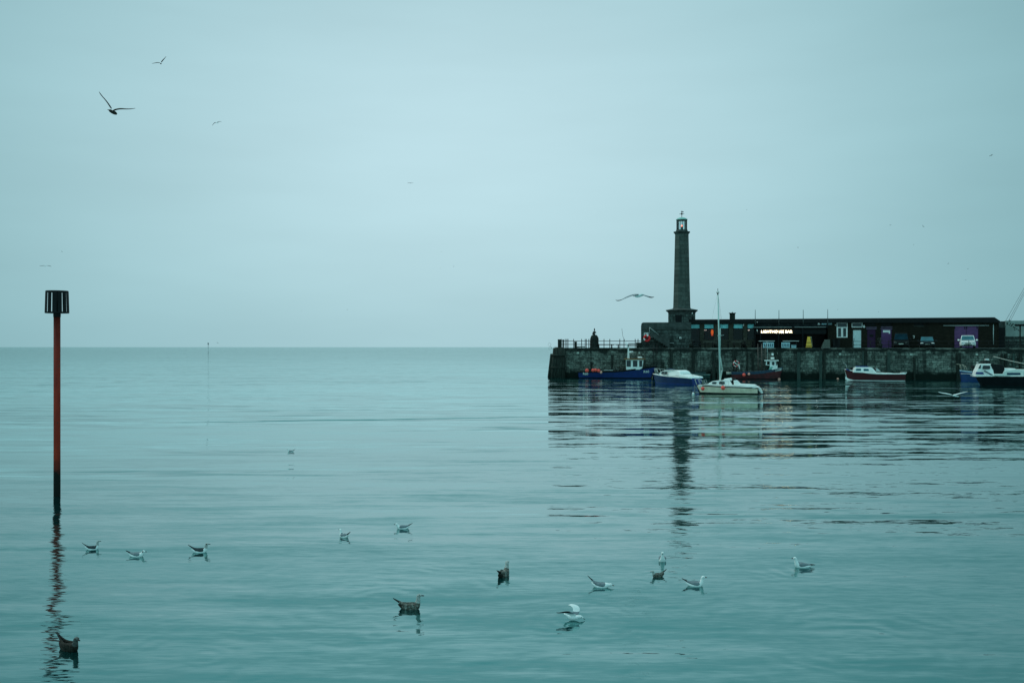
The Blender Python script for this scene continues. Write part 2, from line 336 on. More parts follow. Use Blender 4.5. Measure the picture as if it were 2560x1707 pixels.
# ------------------------------------------------------------------ sea
def water_material():
    m = bpy.data.materials.new('sea_water'); b = NB(m)
    P = b.n('ShaderNodeTexCoord').outputs['Object']
    def VM(op, a, c=None, sc=None):
        x = b.n('ShaderNodeVectorMath', operation=op)
        for i, q in enumerate((a, c)):
            if q is None: continue
            if isinstance(q, bpy.types.NodeSocket): b.t.links.new(q, x.inputs[i])
            else: x.inputs[i].default_value = q
        if sc is not None:
            if isinstance(sc, bpy.types.NodeSocket): b.t.links.new(sc, x.inputs['Scale'])
            else: x.inputs['Scale'].default_value = sc
        return x
    def rip(scale, rotz, detail, ax, ay, rough=.5, power=None):
        mp = b.n('ShaderNodeMapping', {0: P, 2: (0, 0, R(rotz)), 3: (scale[0], scale[1], 1)}).outputs[0]
        c = b.noise(mp, 1.0, detail, rough, 'Color')
        s = VM('SUBTRACT', c, (.5, .5, .5)).outputs[0]
        return VM('MULTIPLY', s, (ax, ay, 0)).outputs[0]
    sepP = b.n('ShaderNodeSeparateXYZ', {0: P})
    # wind patches make some areas livelier than others
    patch = b.ramp(b.noise(b.n('ShaderNodeMapping', {0: P, 2: (0, 0, R(-4)), 3: (.022, .13, 1)}).outputs[0], 1.0, 3), .42, .60)
    patch2 = b.ramp(b.noise(b.n('ShaderNodeMapping', {0: P, 3: (.05, .05, 1)}).outputs[0], 1.0, 2), .35, .65)
    slopes = []
    s1 = rip((.16, 1.15), 4, 3, .045, .46)        # metre-scale ripples
    s2 = rip((.75, 4.4), -5, 3, .055, .29)      # hand-wide ripples
    s3 = rip((.045, .33), 5, 2, .012, .07)     # long low swell
    s4 = rip((2.6, 13.), 6, 3, .20, .17)
    near = b.m('MULTIPLY_ADD', b.ramp(sepP.outputs[1], 14, 48), .45, .55)
    a1 = VM('SCALE', s1, sc=b.m('MULTIPLY', near, b.m('MULTIPLY_ADD', patch, 1.0, .36))).outputs[0]
    a2 = VM('SCALE', s2, sc=b.m('MULTIPLY', b.m('MULTIPLY_ADD', b.ramp(sepP.outputs[1], 30, 75), .7, 1.), b.m('MULTIPLY_ADD', patch, .60, .34))).outputs[0]
    a4 = VM('SCALE', s4, sc=b.m('MULTIPLY_ADD', patch2, .8, .3)).outputs[0]
    s5 = rip((.006, .028), 2, 5, .05, .11, .62)
    s7 = rip((.075, .42), 6, 4, .028, .125, .62)
    s7 = VM('SCALE', s7, sc=b.m('MULTIPLY', b.ramp(sepP.outputs[1], 18, 55), b.m('MULTIPLY_ADD', patch, .75, .35))).outputs[0]
    s3 = VM('ADD', VM('ADD', s3, s7).outputs[0], s5).outputs[0]
    s8 = VM('SCALE', rip((.5, 1.1), 3, 2, 1.1, .25), sc=b.m('MAXIMUM', b.ramp(sepP.outputs[1], 125, 230), b.m('MULTIPLY', b.ramp(sepP.outputs[0], 2, -9), b.ramp(sepP.outputs[1], 36, 95)))).outputs[0]
    s3 = VM('ADD', s3, s8).outputs[0]
    a4 = VM('SCALE', a4, sc=b.ramp(sepP.outputs[1], 90, 22)).outputs[0]
    s6 = rip((4.5, 28.), -7, 2, .15, .15)
    a4 = VM('ADD', a4, VM('SCALE', s6, sc=b.ramp(sepP.outputs[1], 45, 14)).outputs[0]).outputs[0]
    tot = VM('ADD', VM('ADD', a1, a2).outputs[0], VM('ADD', s3, a4).outputs[0]).outputs[0]
    # ring waves spreading from the birds
    for (px, py, amp, k, rad) in [(1437, 1549, .12, 26, 1.5), (960, 1505, .050, 17, 5.5), (2160, 1600, .060, 18, 5.0), (520, 1640, .055, 20, 3.4), (1560, 1640, .035, 19, 3.0), (2000, 1416, .07, 24, 1.9), (1500, 1467, .06, 26, 1.3), (1640, 1441, .05, 27, 1.3),
                                  (1030, 1521, .03, 26, 1.1), (180, 1622, .04, 27, 1.0)]:
        c = water_pt(px, py)
        rv = VM('SUBTRACT', P, (c.x, c.y, 0)).outputs[0]
        ln = b.n('ShaderNodeVectorMath', {0: rv}, operation='LENGTH').outputs['Value']
        fall = b.m('POWER', b.m('SUBTRACT', 1.0, b.m('DIVIDE', ln, rad), clamp=True), 1.6)
        lnw = b.m('MULTIPLY_ADD', b.noise(P, 1.1, 3), .9, ln)
        wv = b.m('MULTIPLY', b.m('SINE', b.m('MULTIPLY', lnw, k)), b.m('MULTIPLY', fall, b.m('MULTIPLY', b.ramp(b.noise(P, .8, 2), .38, .62), amp)))
        dr = b.n('ShaderNodeVectorMath', {0: rv}, operation='NORMALIZE').outputs[0]
        tot = VM('ADD', tot, VM('SCALE', dr, sc=wv).outputs[0]).outputs[0]
    # the one low travelling wave crossing the open water
    wob = b.noise(b.n('ShaderNodeMapping', {0: P, 3: (.25, 0, 1)}).outputs[0], 1.0, 3)
    for (px0, py0, px1, py1, amp, wd) in [(330, 1058, 1300, 1043, .30, .30), (860, 1079, 1300, 1072, .13, .28)]:
        A = water_pt(px0, py0); B = water_pt(px1, py1); sl = (B.y - A.y) / (B.x - A.x)
        dy = b.m('SUBTRACT', b.m('SUBTRACT', sepP.outputs[1], b.m('MULTIPLY_ADD', sepP.outputs[0], sl, A.y - sl * A.x)), b.m('MULTIPLY', b.m('SUBTRACT', wob, .5), 1.2))
        g = b.m('EXPONENT', b.m('MULTIPLY', b.m('POWER', b.m('DIVIDE', dy, wd), 2.0), -1.0))
        ends = b.m('MULTIPLY', b.ramp(sepP.outputs[0], A.x - 1, A.x + 4), b.ramp(sepP.outputs[0], B.x + 3, B.x - 1))
        sy = b.m('MULTIPLY', b.m('MULTIPLY', g, ends), b.m('MULTIPLY', b.m('ADD', b.ramp(b.noise(b.n('ShaderNodeMapping', {0: P, 3: (.8, 3, 1)}).outputs[0], 1.0, 3), .35, .65), .35), amp))
        tot = VM('ADD', tot, b.n('ShaderNodeCombineXYZ', {1: sy}).outputs[0]).outputs[0]
    neg = VM('MULTIPLY', tot, (-1, -1, 0)).outputs[0]
    nv = VM('NORMALIZE', VM('ADD', neg, (0, 0, 1)).outputs[0]).outputs[0]
    fr = b.n('ShaderNodeFresnel', {'IOR': 1.34, 'Normal': nv}).outputs[0]
    fac = b.m('MULTIPLY', b.m('MULTIPLY_ADD', fr, .70, .30, clamp=True), b.m('MULTIPLY_ADD', b.ramp(sepP.outputs[1], 70, 300), -.12, 1.0))
    tint = b.mix(b.ramp(fr, .09, .42), (.41, .90, .88), (.82, .975, .965))
    murk = b.mix(b.ramp(b.noise(b.n('ShaderNodeMapping', {0: P, 3: (.12, .3, 1)}).outputs[0], 1., 3), .35, .65), (.001, .016, .017), (.002, .030, .029))
    df = b.n('ShaderNodeBsdfDiffuse', {'Color': murk})
    gl = b.n('ShaderNodeBsdfGlossy', {'Color': tint, 'Roughness': b.m('MULTIPLY_ADD', b.ramp(sepP.outputs[1], 150, 420), .035, .025), 'Normal': nv})
    mx = b.n('ShaderNodeMixShader', {0: fac, 1: df.outputs[0], 2: gl.outputs[0]})
    b.t.links.new(mx.outputs[0], b.out.inputs[0]); return m
mb = MB(); gx = [-40000, -6000, -1200, -300, -60, 0, 60, 300, 1200, 6000, 40000]; gy = [-3000, -300, -30, 0, 30, 60, 120, 250, 700, 3000, 12000, 60000]
for y in gy:
    for x in gx: mb.v.append((x, y, 0))
for j in range(len(gy) - 1):
    for i in range(len(gx) - 1):
        a = j * len(gx) + i; mb.face((a, a + 1, a + 1 + len(gx), a + len(gx)))
tag(mb.build('sea', water_material()), kind='structure')

# ------------------------------------------------------------------ pier
pier = thing('stone_pier', 'long stone harbour pier with dark weed along the waterline', 'pier', PW(0, 0, 0), ANG)
uL = U(1384); uR = U(2760)
mb = MB(); VB = 17.
# front face with slight irregular batter, returned round the seaward end
prof = [(-1.2, -.12), (.0, -.10), (1.6, -.03), (3.42, 0.)]
nU = 60
base = len(mb.v)
for i in range(nU + 1):
    u = uL + (uR - uL) * i / nU
    for z, o in prof: mb.v.append((u - (0.5 * (3.42 - z) / 3.4 if i == 0 else 0), o + random.uniform(-.03, .03), z))
for i in range(nU):
    for j in range(3):
        a = base + i * 4 + j; mb.face((a, a + 4, a + 5, a + 1))
e = len(mb.v)
for z, o in prof: mb.v.append((uL - .5 * (3.42 - z) / 3.4, VB, z))
for j in range(3): mb.face((base + j, base + j + 1, e + j + 1, e + j))
mb.build('stone_wall', stone, pier)
mb = MB(); u = uL
while u < uR:
    l = random.uniform(1.0, 1.9); h = random.uniform(-.012, .012)
    mb.box(u, min(u + l - .015, uR), -.07 + random.uniform(-.015, .015), .6, 3.42, 3.60 + h); u += l
mb.build('coping', coping_m, pier)
mb = MB(); mb.box(uL + .02, uR, .6, VB, 3.3, 3.585); mb.build('deck', deckm, pier)
# fender timbers (px, top y, width px, material)
fenders = [(1657, 905, 7, 0), (1678, 878, 8, 0), (1733, 878, 8, 0), (1784, 880, 9, 0), (1796, 897, 6, 0), (1836, 872, 9, 0), (1868, 880, 4, 0), (1882, 879, 6, 0), (1938, 878, 7, 0), (1948, 878, 6, 0),
           (1997, 880, 8, 1), (2052, 877, 7, 1), (2061, 876, 6, 0), (2158, 877, 5, 1), (2165, 878, 6, 0), (2222, 879, 8, 1), (2287, 893, 4, 0), (2397, 882, 10, 0), (2506, 884, 5, 0), (2516, 884, 5, 0), (2534, 884, 5, 1), (2552, 884, 6, 0), (1530, 888, 4, 0), (1478, 905, 4, 0)]
for px, pt, wpx, k in fenders:
    wd = wpx * SC(px) * .5; u = U(px, -.3); z = Zp(px, pt, -.3)
    mb = MB(); mb.box(u - wd, u + wd, -.32, -.105 + .1, -.8, z)
    for zz in (z - .3, z * .45): mb.tube((u, -.35, zz), (u, -.31, zz), .05, .05, 8)
    mb.build('timber_fender', timber_g if k else timber, pier)
# raking timber piles round the seaward end
for i, (pb, ptp, yb) in enumerate([(1372, 1380, 932), (1380, 1387, 944), (1387, 1392, 945), (1394, 1398, 945), (1401, 1404, 945), (1408, 1410, 945)]):
    v0 = 1.5 if i == 0 else -.55
    mb = MB(); top = [885, 871, 868, 868, 868, 871][i]
    mb.tube((U(pb, v0), v0, -.8), (U(ptp, v0 * .4), v0 * .4 - .12, Zp(ptp, top, v0)), .25, .2, 8)
    mb.build('raking_pile', timber, pier)
for zz in (1.2, 2.7): MB().tube((U(1376, -.7), -.72, zz), (U(1412, -.5), -.68, zz), .1, .1, 8).build('waling_beam', timber, pier)
# small pale plates on the wall, drain pipes, ledge
for px, py in [(1445, 882), (1599, 882), (2100, 885), (2278, 886), (2442, 886), (1946, 884)]:
    mb = MB(); s = 2.8 * SC(px); u = U(px, -.1); z = Zp(px, py, -.1); mb.box(u - s, u + s, -.16, -.05, z - s * .85, z + s * .85); mb.build('berth_plate', mat('berth_plate_paint', (.42, .46, .40), .6), pier)
# ladders down the wall
for px, top in [(1638, 855), (1899, 852), (1909, 853)]:
    lad = MB(); u = U(px, -.2)
    for s in (-.2, .2): lad.tube((u + s, -.2, .1), (u + s, -.2, 3.9 if px > 1700 else 4.05), .028)
    for k in range(12): lad.tube((u - .2, -.2, .3 + k * .28), (u + .2, -.2, .3 + k * .28), .015, n=5)
    lad.build('wall_ladder', iron if px < 1700 else mat('rusty_ladder', (.16, .12, .10), .8, .4), pier)
# railing along the seaward part of the deck (back edge) and low rail along the quay
def railing(px0, px1, v, name, label, posts, h0=868, htop=848.5, hmid=860.5, rails=(852.5, 860.8), r=.045, m=iron):
    t = pthing(name, label, 'railing', px0, v)
    inv = lambda px: (PW(U(px, v), v) - PW(U(px0, v), v)).length * (1 if px >= px0 else -1)
    for ry in rails:
        mb = MB(); z = Zp(px0, ry, v) - DECK; z1 = Zp(px1, ry, v) - DECK
        mb.tube((0, 0, z), (inv(px1), 0, z1), r * .8); mb.build('rail', m, t)
    for p in posts:
        mb = MB(); x = inv(p); z = Zp(p, htop, v) - DECK; mb.tube((x, 0, 0), (x, 0, z), r, r, 6); mb.ball((x, 0, z), r * 1.3); mb.build('post', m, t)
    return t
railing(1400, 1602, 1.2, 'iron_railing', 'dark iron railing with two rails round the seaward end of the pier',
        [1403, 1413, 1417, 1420, 1434, 1454, 1463, 1466, 1472, 1510, 1524.5, 1549.5, 1560, 1588, 1595])
railing(2130, 2720, .35, 'quay_rail', 'low dark rail along the quay edge in front of the cars and doors',
        [2134, 2176, 2222, 2272, 2322, 2372, 2422, 2472, 2522, 2572, 2622], htop=852, rails=(853.2, 861.5), r=.03)
# dark timber post cluster at the seaward corner
for i, (px, topy, wpx, lab) in enumerate([(1399.5, 849.5, 9, 'square dark timber bollard post at the seaward tip of the pier'), (1408, 850, 3.5, 'thick dark post just right of the square corner post'), (1439, 855, 6, 'short stubby dark bollard beside the railing left of the statue')]):
    t = pthing('bollard_post', lab, 'bollard', px, .7)
    s = wpx * SC(px, .7) / 2; z = Zp(px, topy, .7) - DECK
    mb = MB(); mb.box(-s, s, -s, s, 0, z); mb.build('post', timber, t)
    mb = MB(); mb.box(-s * 1.12, s * 1.12, -s * 1.12, s * 1.12, z, z + .06); mb.build('cap', iron, t)
t = pthing('cable_coil', 'thin loops of wire sprung up at the seaward corner of the pier', 'cable', 1384, .2)
mb = MB(); r0 = .2
for cx, cz, rr in [(-.5, .42, .18), (-.45, -.05, .16), (.25, .0, .2)]:
    mb.torus((cx, 0, cz), rr, .009, n=18, k=4)
mb.path([(-.4, 0, .3), (-.2, 0, -.1), (0, 0, -.3)], .012); mb.build('wire', iron, t)
# life ring on the quay side wall handled below

# ------------------------------------------------------------------ statue on mound
st = pthing('statue', 'dark statue of a woman perched on a tall rounded rocky mound', 'statue', 1486, 1.6)
k = SC(1486, 1.6)
prof = [(12, 0), (11.6, 3), (11, 8), (10.8, 16), (10.6, 24), (9.6, 28), (7.6, 32), (4.8, 34), (.5, 34.5)]
rs = []
for j, (r, z) in enumerate(prof):
    rs.append([((r * (1 + .05 * math.sin(3 * a + j * 1.7) + .03 * math.sin(7 * a + j))) * math.cos(a) * k, r * math.sin(a) * k * .8, z * k * .95) for a in [2 * math.pi * i / 20 for i in range(20)]])
MB().rings(rs, sm=False).build('mound', mat('dark_bronze', (.02, .024, .022), .7, .5, 6), st)
bz = MATS['dark_bronze']; mb = MB(); h = 32 * k
def loft_xz(mb, pts, n=10, mi=0, mf=None):
    """pts: (x,z,w(y half),h(half perpendicular))"""
    rs = []
    for i, (x, z, wy, hh) in enumerate(pts):
        a = pts[max(0, i - 1)]; b = pts[min(len(pts) - 1, i + 1)]
        t = Vector((b[0] - a[0], 0, b[1] - a[1])).normalized(); nn = Vector((-t.z, 0, t.x))
        rs.append([Vector((x, 0, z)) + nn * hh * math.sin(q) + Vector((0, 1, 0)) * wy * math.cos(q) for q in [2 * math.pi * q / n for q in range(n)]])
    mb.rings(rs, mi, True, mf)
fig = [(0, h, 2.6, 2.4), (0, h + 2.5 * k, 2.4, 2.1), (.2 * k, h + 5 * k, 1.5, 1.3), (.1 * k, h + 7 * k, 2.0, 1.7), (.0, h + 9 * k, 1.7, 1.3), (.1 * k, h + 10 * k, .7, .7), (.2 * k, h + 11.5 * k, 1.4, 1.5), (.2 * k, h + 14 * k, 1.6, 1.7), (0, h + 16 * k, 1.1, 1.1), (0, h + 17.2 * k, .3, .3)]
loft_xz(mb, [(x, z, a * k, b2 * k) for x, z, a, b2 in fig]); mb.build('figure', bz, st)
mb = MB(); mb.path([(-1.6 * k, 0, h + 8.5 * k), (-3 * k, -.1, h + 5 * k), (-3.6 * k, -.1, h + 1 * k)], .09); mb.build('arm', bz, st)
mb = MB(); mb.path([(1.4 * k, 0, h + 8.3 * k), (2.6 * k, -.1, h + 6.2 * k), (3.9 * k, -.15, h + 6.3 * k)], .08); mb.build('arm', bz, st)

# ------------------------------------------------------------------ benches and deck furniture on the open end
def picnic(px, v, label, topm, legm=iron, w=1.9, h=.72, rz=0., grp='picnic tables along the quay'):
    t = pthing('picnic_table', label, 'picnic table', px, v, group=grp, rz=rz)
    MB().box(-w / 2, w / 2, -.38, .38, h, h + .05).build('tabletop', topm, t)
    for s in (-1, 1):
        MB().box(-w / 2, w / 2, s * .78 - .14, s * .78 + .14, .42, .46).build('seat', legm, t)
        mb = MB(); x = s * (w / 2 - .3)
        mb.tube((x, -.25, h), (x, -.72, 0), .045); mb.tube((x, .25, h), (x, .72, 0), .045); mb.tube((x, -.85, .4), (x, .85, .4), .04); mb.build('leg_frame', legm, t)
    return t
picnic(1513, 2.2, 'dark picnic table by the railing just right of the statue', black, black, 2.2, .32, 0, None)
picnic(1558, 2.2, 'dark low table by the railing behind the wheelhouse of the blue trawler', black, black, 1.8, .30, 0, None)
t = pthing('park_bench', 'grey slatted bench with its back raised near the stone block house', 'bench', 1583, 1.8)
mb = MB(); mb.box(-.6, .6, -.2, .2, .18, .22); mb.build('seat', wood_r, t)
mb = MB()
for q in range(3): mb.box(-.6, .6, .2, .24, .26 + q * .12, .34 + q * .12)
mb.build('backrest', wood_r, t)
for s in (-.55, .55): MB().box(s - .03, s + .03, -.2, .22, 0, .18).build('leg', iron, t)
t = pthing('storage_box', 'dark box standing against the left end of the stone block house', 'box', 1598, 2.4)
MB().box(-.35, .35, -.3, .3, 0, .6).build('body', timber, t); MB().box(-.38, .38, -.33, .33, .6, .66).build('lid', timber, t)
t = pthing('rope_pile', 'dark heap of rope and nets on the deck left of the statue', 'rope pile', 1448, 1.2)
mb = MB()
for q in range(7): mb.torus((random.uniform(-.5, .5), random.uniform(-.2, .2), .05 + q * .02), random.uniform(.15, .35), .04, 'z', 14, 5)
mb.build('rope', gearm, t)

# ------------------------------------------------------------------ lighthouse
VL = 10.
lh = pthing('lighthouse', 'tall tapering grey stone lighthouse with a glazed lantern on top', 'lighthouse', 1704.5, VL)
k = SC(1704.5, VL); zz = lambda py: Zp(1704.5, py, VL) - DECK
def octo(r, z, n=8): return [(r * math.cos(2 * math.pi * (i + .5) / n), r * math.sin(2 * math.pi * (i + .5) / n), z) for i in range(n)]
a8 = 1 / math.cos(math.pi / 8)
rr = [[*octo(r * k * a8, zz(y))] for r, y in [(21.3, 771), (20.9, 760), (20.0, 728), (19.0, 690), (18.0, 645), (17.2, 610), (16.6, 586)]]
MB().rings(rr, sm=False).build('shaft', ashlar, lh)
MB().rings([octo(r * k * a8, zz(y)) for r, y in [(16.8, 586), (17.5, 584), (20, 581.5), (20.3, 580), (17, 579.5), (15, 579), (14.2, 577), (14.2, 575.5)]], sm=False).build('gallery_cornice', concrete, lh)
MB().rings([octo(r * k * a8, zz(y), 8) for r, y in [(33, 787), (33.5, 783), (35, 780), (39, 777), (39.5, 775.5), (30, 773.5), (23, 772), (21.5, 770)]], sm=False).build('base_cornice', concrete, lh)
mb = MB(); w2 = 33 * k
mb.add([(-w2, -w2, 0), (w2, -w2, 0), (w2, w2, 0), (-w2, w2, 0), (-w2, -w2, zz(786)), (w2, -w2, zz(786)), (w2, w2, zz(786)), (-w2, w2, zz(786))],
       [(4, 5, 6, 7), (0, 1, 5, 4), (1, 2, 6, 5), (2, 3, 7, 6), (3, 0, 4, 7)]); mb.build('base', block, lh)
dr = MB().box(-15.5 * k, 0 * k, -w2 - .04, -w2 + .1, .05, zz(788)); dr.build('door', black, lh)
MB().box(24 * k, 27 * k, -w2 - .04, -w2 + .05, zz(800), zz(794)).build('vent', black, lh)
MB().box(24.6 * k, 26.6 * k, -w2 - .12, -w2 + .05, zz(786), zz(782.5)).build('floodlight', white, lh)
lan = MB()
for i in range(8):
    a = 2 * math.pi * (i + .25) / 8; lan.tube((12.6 * k * math.cos(a), 12.6 * k * math.sin(a), zz(576.5)), (12.6 * k * math.cos(a), 12.6 * k * math.sin(a), zz(550)), .045)
lan.torus((0, 0, zz(576)), 12.6 * k, .06, 'z', 16, 6); lan.torus((0, 0, zz(551)), 12.6 * k, .06, 'z', 16, 6)
lo = lan.build('lantern_frame', iron, lh)
mb = MB(); mb.rings([[(12.3 * k * math.cos(2 * math.pi * i / 16), 12.3 * k * math.sin(2 * math.pi * i / 16), z) for i in range(16)] for z in (zz(576), zz(551))], cap=False); mb.build('lantern_glass', pane, lo)
MB().lathe([(3.2 * k, zz(577)), (3.4 * k, zz(573)), (2 * k, zz(570)), (1.2 * k, zz(566.5))], 10).build('lamp_stand', mat('lamp_green', (.03, .07, .06), .5), lh)
MB().lathe([(.6 * k, zz(567)), (2.0 * k, zz(566)), (2.2 * k, zz(564.5)), (1.6 * k, zz(563)), (.2 * k, zz(562.5))], 10).build('lamp', beaconl, lh)
MB().lathe([(14.2 * k, zz(550.5)), (14.2 * k, zz(548.8)), (12 * k, zz(547)), (9 * k, zz(545.3)), (5 * k, zz(544)), (.2 * k, zz(543.4))], 16).build('dome_roof', copper, lh)
mb = MB(); z = zz(543.5); mb.tube((0, 0, z), (0, 0, zz(526.5)), .035, .02); mb.tube((-6 * k, 0, zz(535)), (6 * k, 0, zz(535)), .03); mb.tube((-2.5 * k, 0, zz(529.5)), (2.5 * k, 0, zz(529.5)), .025)
mb.ball((0, 0, zz(535)), .12); mb.ball((0, 0, zz(530)), .08)
mb.add([(2 * k, -.02, zz(528)), (5 * k, -.02, zz(530)), (2 * k, -.02, zz(532)), (2 * k, .02, zz(528)), (5 * k, .02, zz(530)), (2 * k, .02, zz(532))], [(0, 1, 2), (5, 4, 3), (0, 3, 4, 1), (1, 4, 5, 2), (2, 5, 3, 0)]); mb.build('weathervane', iron, lh)

# ------------------------------------------------------------------ block house at the seaward end
VH = 4.5
bh = pthing('stone_block_house', 'squat stone and concrete block house left of the bar with a sloping handrail', 'building', 1603, VH)
X = lambda px, v=VH: U(px, v) - U(1603, VH)
zt = Zp(1603, 806, VH) - DECK; ztr = Zp(1727, 805.5, VH) - DECK
mb = MB(); zl = Zp(1640, 824, VH) - DECK
mb.prism([(X(1603), zl), (X(1603), zt - .25), (X(1603) + .08, zt - .08), (X(1603) + .25, zt), (X(1728), ztr), (X(1728), zl)], 0, 9.5); mb.build('upper_wall', concrete, bh)
mb = MB(); mb.box(X(1603) + .01, X(1728) - .01, .03, 9.4, 0, zl); mb.build('lower_wall', block, bh)
MB().box(X(1640), X(1728) - .03, -.05, .03, zl - .02, zl + .02).build('string_course', concrete, bh)
mb = MB(); mb.path([(X(1624), -.5, Zp(1624, 818.5, VH) - DECK), (X(1646), -.5, Zp(1646, 836, VH) - DECK), (X(1670), -.5, Zp(1670, 857, VH) - DECK), (X(1685), -.5, Zp(1685, 857.5, VH) - DECK)], .03)
for px, py in [(1624, 818.5), (1646, 836), (1670, 857)]: mb.tube((X(px), -.5, Zp(px, py, VH) - DECK), (X(px), -.5, max(0, Zp(px, py, VH) - DECK - .9)), .022)
mb.build('handrail', galv, bh)
mb = MB(); hz = Zp(1624, 818.5, VH) - DECK - .9
for q in range(9): mb.box(X(1624) + q * .28, X(1670) + .2, -.9, 0, hz - (q + 1) * hz / 9, hz - q * hz / 9)
mb.build('steps', concrete, bh)
MB().box(X(1603) - .04, X(1603) + .0, .3, .5, .1, zt - .4).build('drain_pipe', timber, bh)
# life ring and notices beside it
lb = pthing('lifebuoy', 'red and white lifebuoy hung on the left corner of the block house', 'lifebuoy', 1617, VH - 1.05, Zp(1617, 845.5, VH - 1.05))
mbk = MB(); mbk.torus((0, 0, 0), .33, .11, n=24, mf=lambda j, i, c: 1 if j % 12 in (0, 1, 2) and j > 3 or j in (4, 5) else 0); mbk.build('ring', [redm, white], lb)
MB().lathe([(.0, 0), (.46, 0.01)], 4).build
mb = MB(); mb.rings([[(.46 * math.cos(a), y, .46 * math.sin(a)) for a in [2 * math.pi * i / 20 for i in range(20)]] for y in (.12, .16)]); mb.build('backing_disc', mat('dark_red_disc', (.22, .01, .01), .6), lb)
mb = MB(); mb.tube((0, .14, 0), (0, .2, -.85), .04); mb.build('stand', iron, lb)
def sign(name, label, px, py, wpx, hpx, v, m, marks=None):
    k = SC(px, v); t = pthing(name, label, 'sign', px, v, Zp(px, py, v))
    MB().box(-wpx * k / 2, wpx * k / 2, -.03, .03, -hpx * k / 2, hpx * k / 2).build('board', m, t)
    if marks:
        mb = MB()
        for (a, b, c, d2) in marks: mb.box((a - .5) * wpx * k, (b - .5) * wpx * k, -.036, -.03, (.5 - d2) * hpx * k, (.5 - c) * hpx * k)
        mb.build('markings', black, t)
    return t
sign('notice_board', 'small white notice board fixed above the red lifebuoy', 1615.5, 835, 11, 6.5, VH - .06, white, [(.15, .4, .3, .7), (.5, .85, .35, .42), (.5, .85, .55, .62)])
sign('notice_board', 'small upright white notice right of the red lifebuoy', 1629, 840.5, 5.5, 7.5, VH - .08, white, [(.3, .7, .25, .35), (.3, .7, .5, .6)])
sign('notice_board', 'tiny white sign low on the stone block house wall', 1701, 844.5, 5, 4.5, VH - .1, white, [(.3, .7, .4, .9)])

# ------------------------------------------------------------------ main building
VB0 = 6.
bl = pthing('harbour_building', 'long low flat-roofed brick harbour building with bar windows and coloured doors', 'building', 1723, VB0)
U0 = U(1723, VB0)
BX = lambda px, v=VB0: U(px, v) - U0
BZ = lambda px, py, v=VB0: Zp(px, py, v) - DECK
ROOF = BZ(2100, 797.5)
xL, xR = BX(1723), BX(2493)
def holed(name, m, x0, x1, z0, z1, holes, y, depth, parent, face=True):
    xs = sorted({x0, x1, *[h[0] for h in holes], *[h[1] for h in holes]}); zs = sorted({z0, z1, *[h[2] for h in holes], *[h[3] for h in holes]})
    mb = MB()
    for a, b in zip(xs[:-1], xs[1:]):
        for c, d2 in zip(zs[:-1], zs[1:]):
            cx, cz = (a + b) / 2, (c + d2) / 2
            if any(h[0] < cx < h[1] and h[2] < cz < h[3] for h in holes): continue
            mb.add([(a, y, c), (b, y, c), (b, y, d2), (a, y, d2)], [(0, 1, 2, 3)])
    for a, b, c, d2 in holes:
        mb.add([(a, y, c), (b, y, c), (b, y, d2), (a, y, d2), (a, y + depth, c), (b, y + depth, c), (b, y + depth, d2), (a, y + depth, d2)], [(0, 4, 5, 1), (1, 5, 6, 2), (2, 6, 7, 3), (3, 7, 4, 0)])
    return mb.build(name, m, parent)
WT = BZ(2100, 806)
# bar part 1724..1886
xb0, xb1 = BX(1724), BX(1886)
wins = [(1726, 1750, 0), (1760, 1785, 1), (1799, 1822, 2), (1833, 1858, 3), (1868, 1886, 4)]
sill = BZ(1780, 849.5)
bz_top = BZ(1780, 809.5)
holes = [(BX(a), BX(b), (.1 if i == 0 else sill), bz_top) for a, b, i in wins]
holed('bar_wall', pillar_brick, xb0, xb1, 0, WT, holes, 0, .35, bl)
MB().box(xb0, xb1, 2.0, 2.1, 0, WT).build('inner_wall', redwall, bl)
MB().box(xb0 + .01, xb1 - .01, .36, 2.0, 0, .03).build('inner_floor', black, bl)
for a, b, i in wins:
    f = MB(); x0, x1 = BX(a), BX(b); y = .18; z0 = (.1 if i == 0 else sill); zt2 = BZ(1780, 820.5)
    for q in ((x0, x0 + .06, z0, bz_top), (x1 - .06, x1, z0, bz_top), (x0 + .06, x1 - .06, bz_top - .06, bz_top), (x0 + .06, x1 - .06, zt2 - .05, zt2), (x0 + .06, x1 - .06, z0, z0 + .06)):
        f.box(q[0], q[1], y, y + .08, q[2], q[3])
    fo = f.build('window', iron, bl)
    MB().box(x0 + .06, x1 - .06, y + .03, y + .05, zt2, bz_top - .06).build('toplight_panel', toplight_m, fo)  # flat panel whose colour stands in for sky in the top-light
    MB().box(x0 + .06, x1 - .06, y + .03, y + .04, z0 + .06, zt2 - .05).build('pane', glassmat('bar_glass_%d' % i, (.22, .20, .20), .02) if i == 0 else MATS['bar_glass_0'], fo)
MB().box(BX(1737), BX(1748), 1.2, 1.3, .1, BZ(1780, 822)).build('red_door', mat('red_panel', (.2, .006, .01), .6, .3, 2), bl)
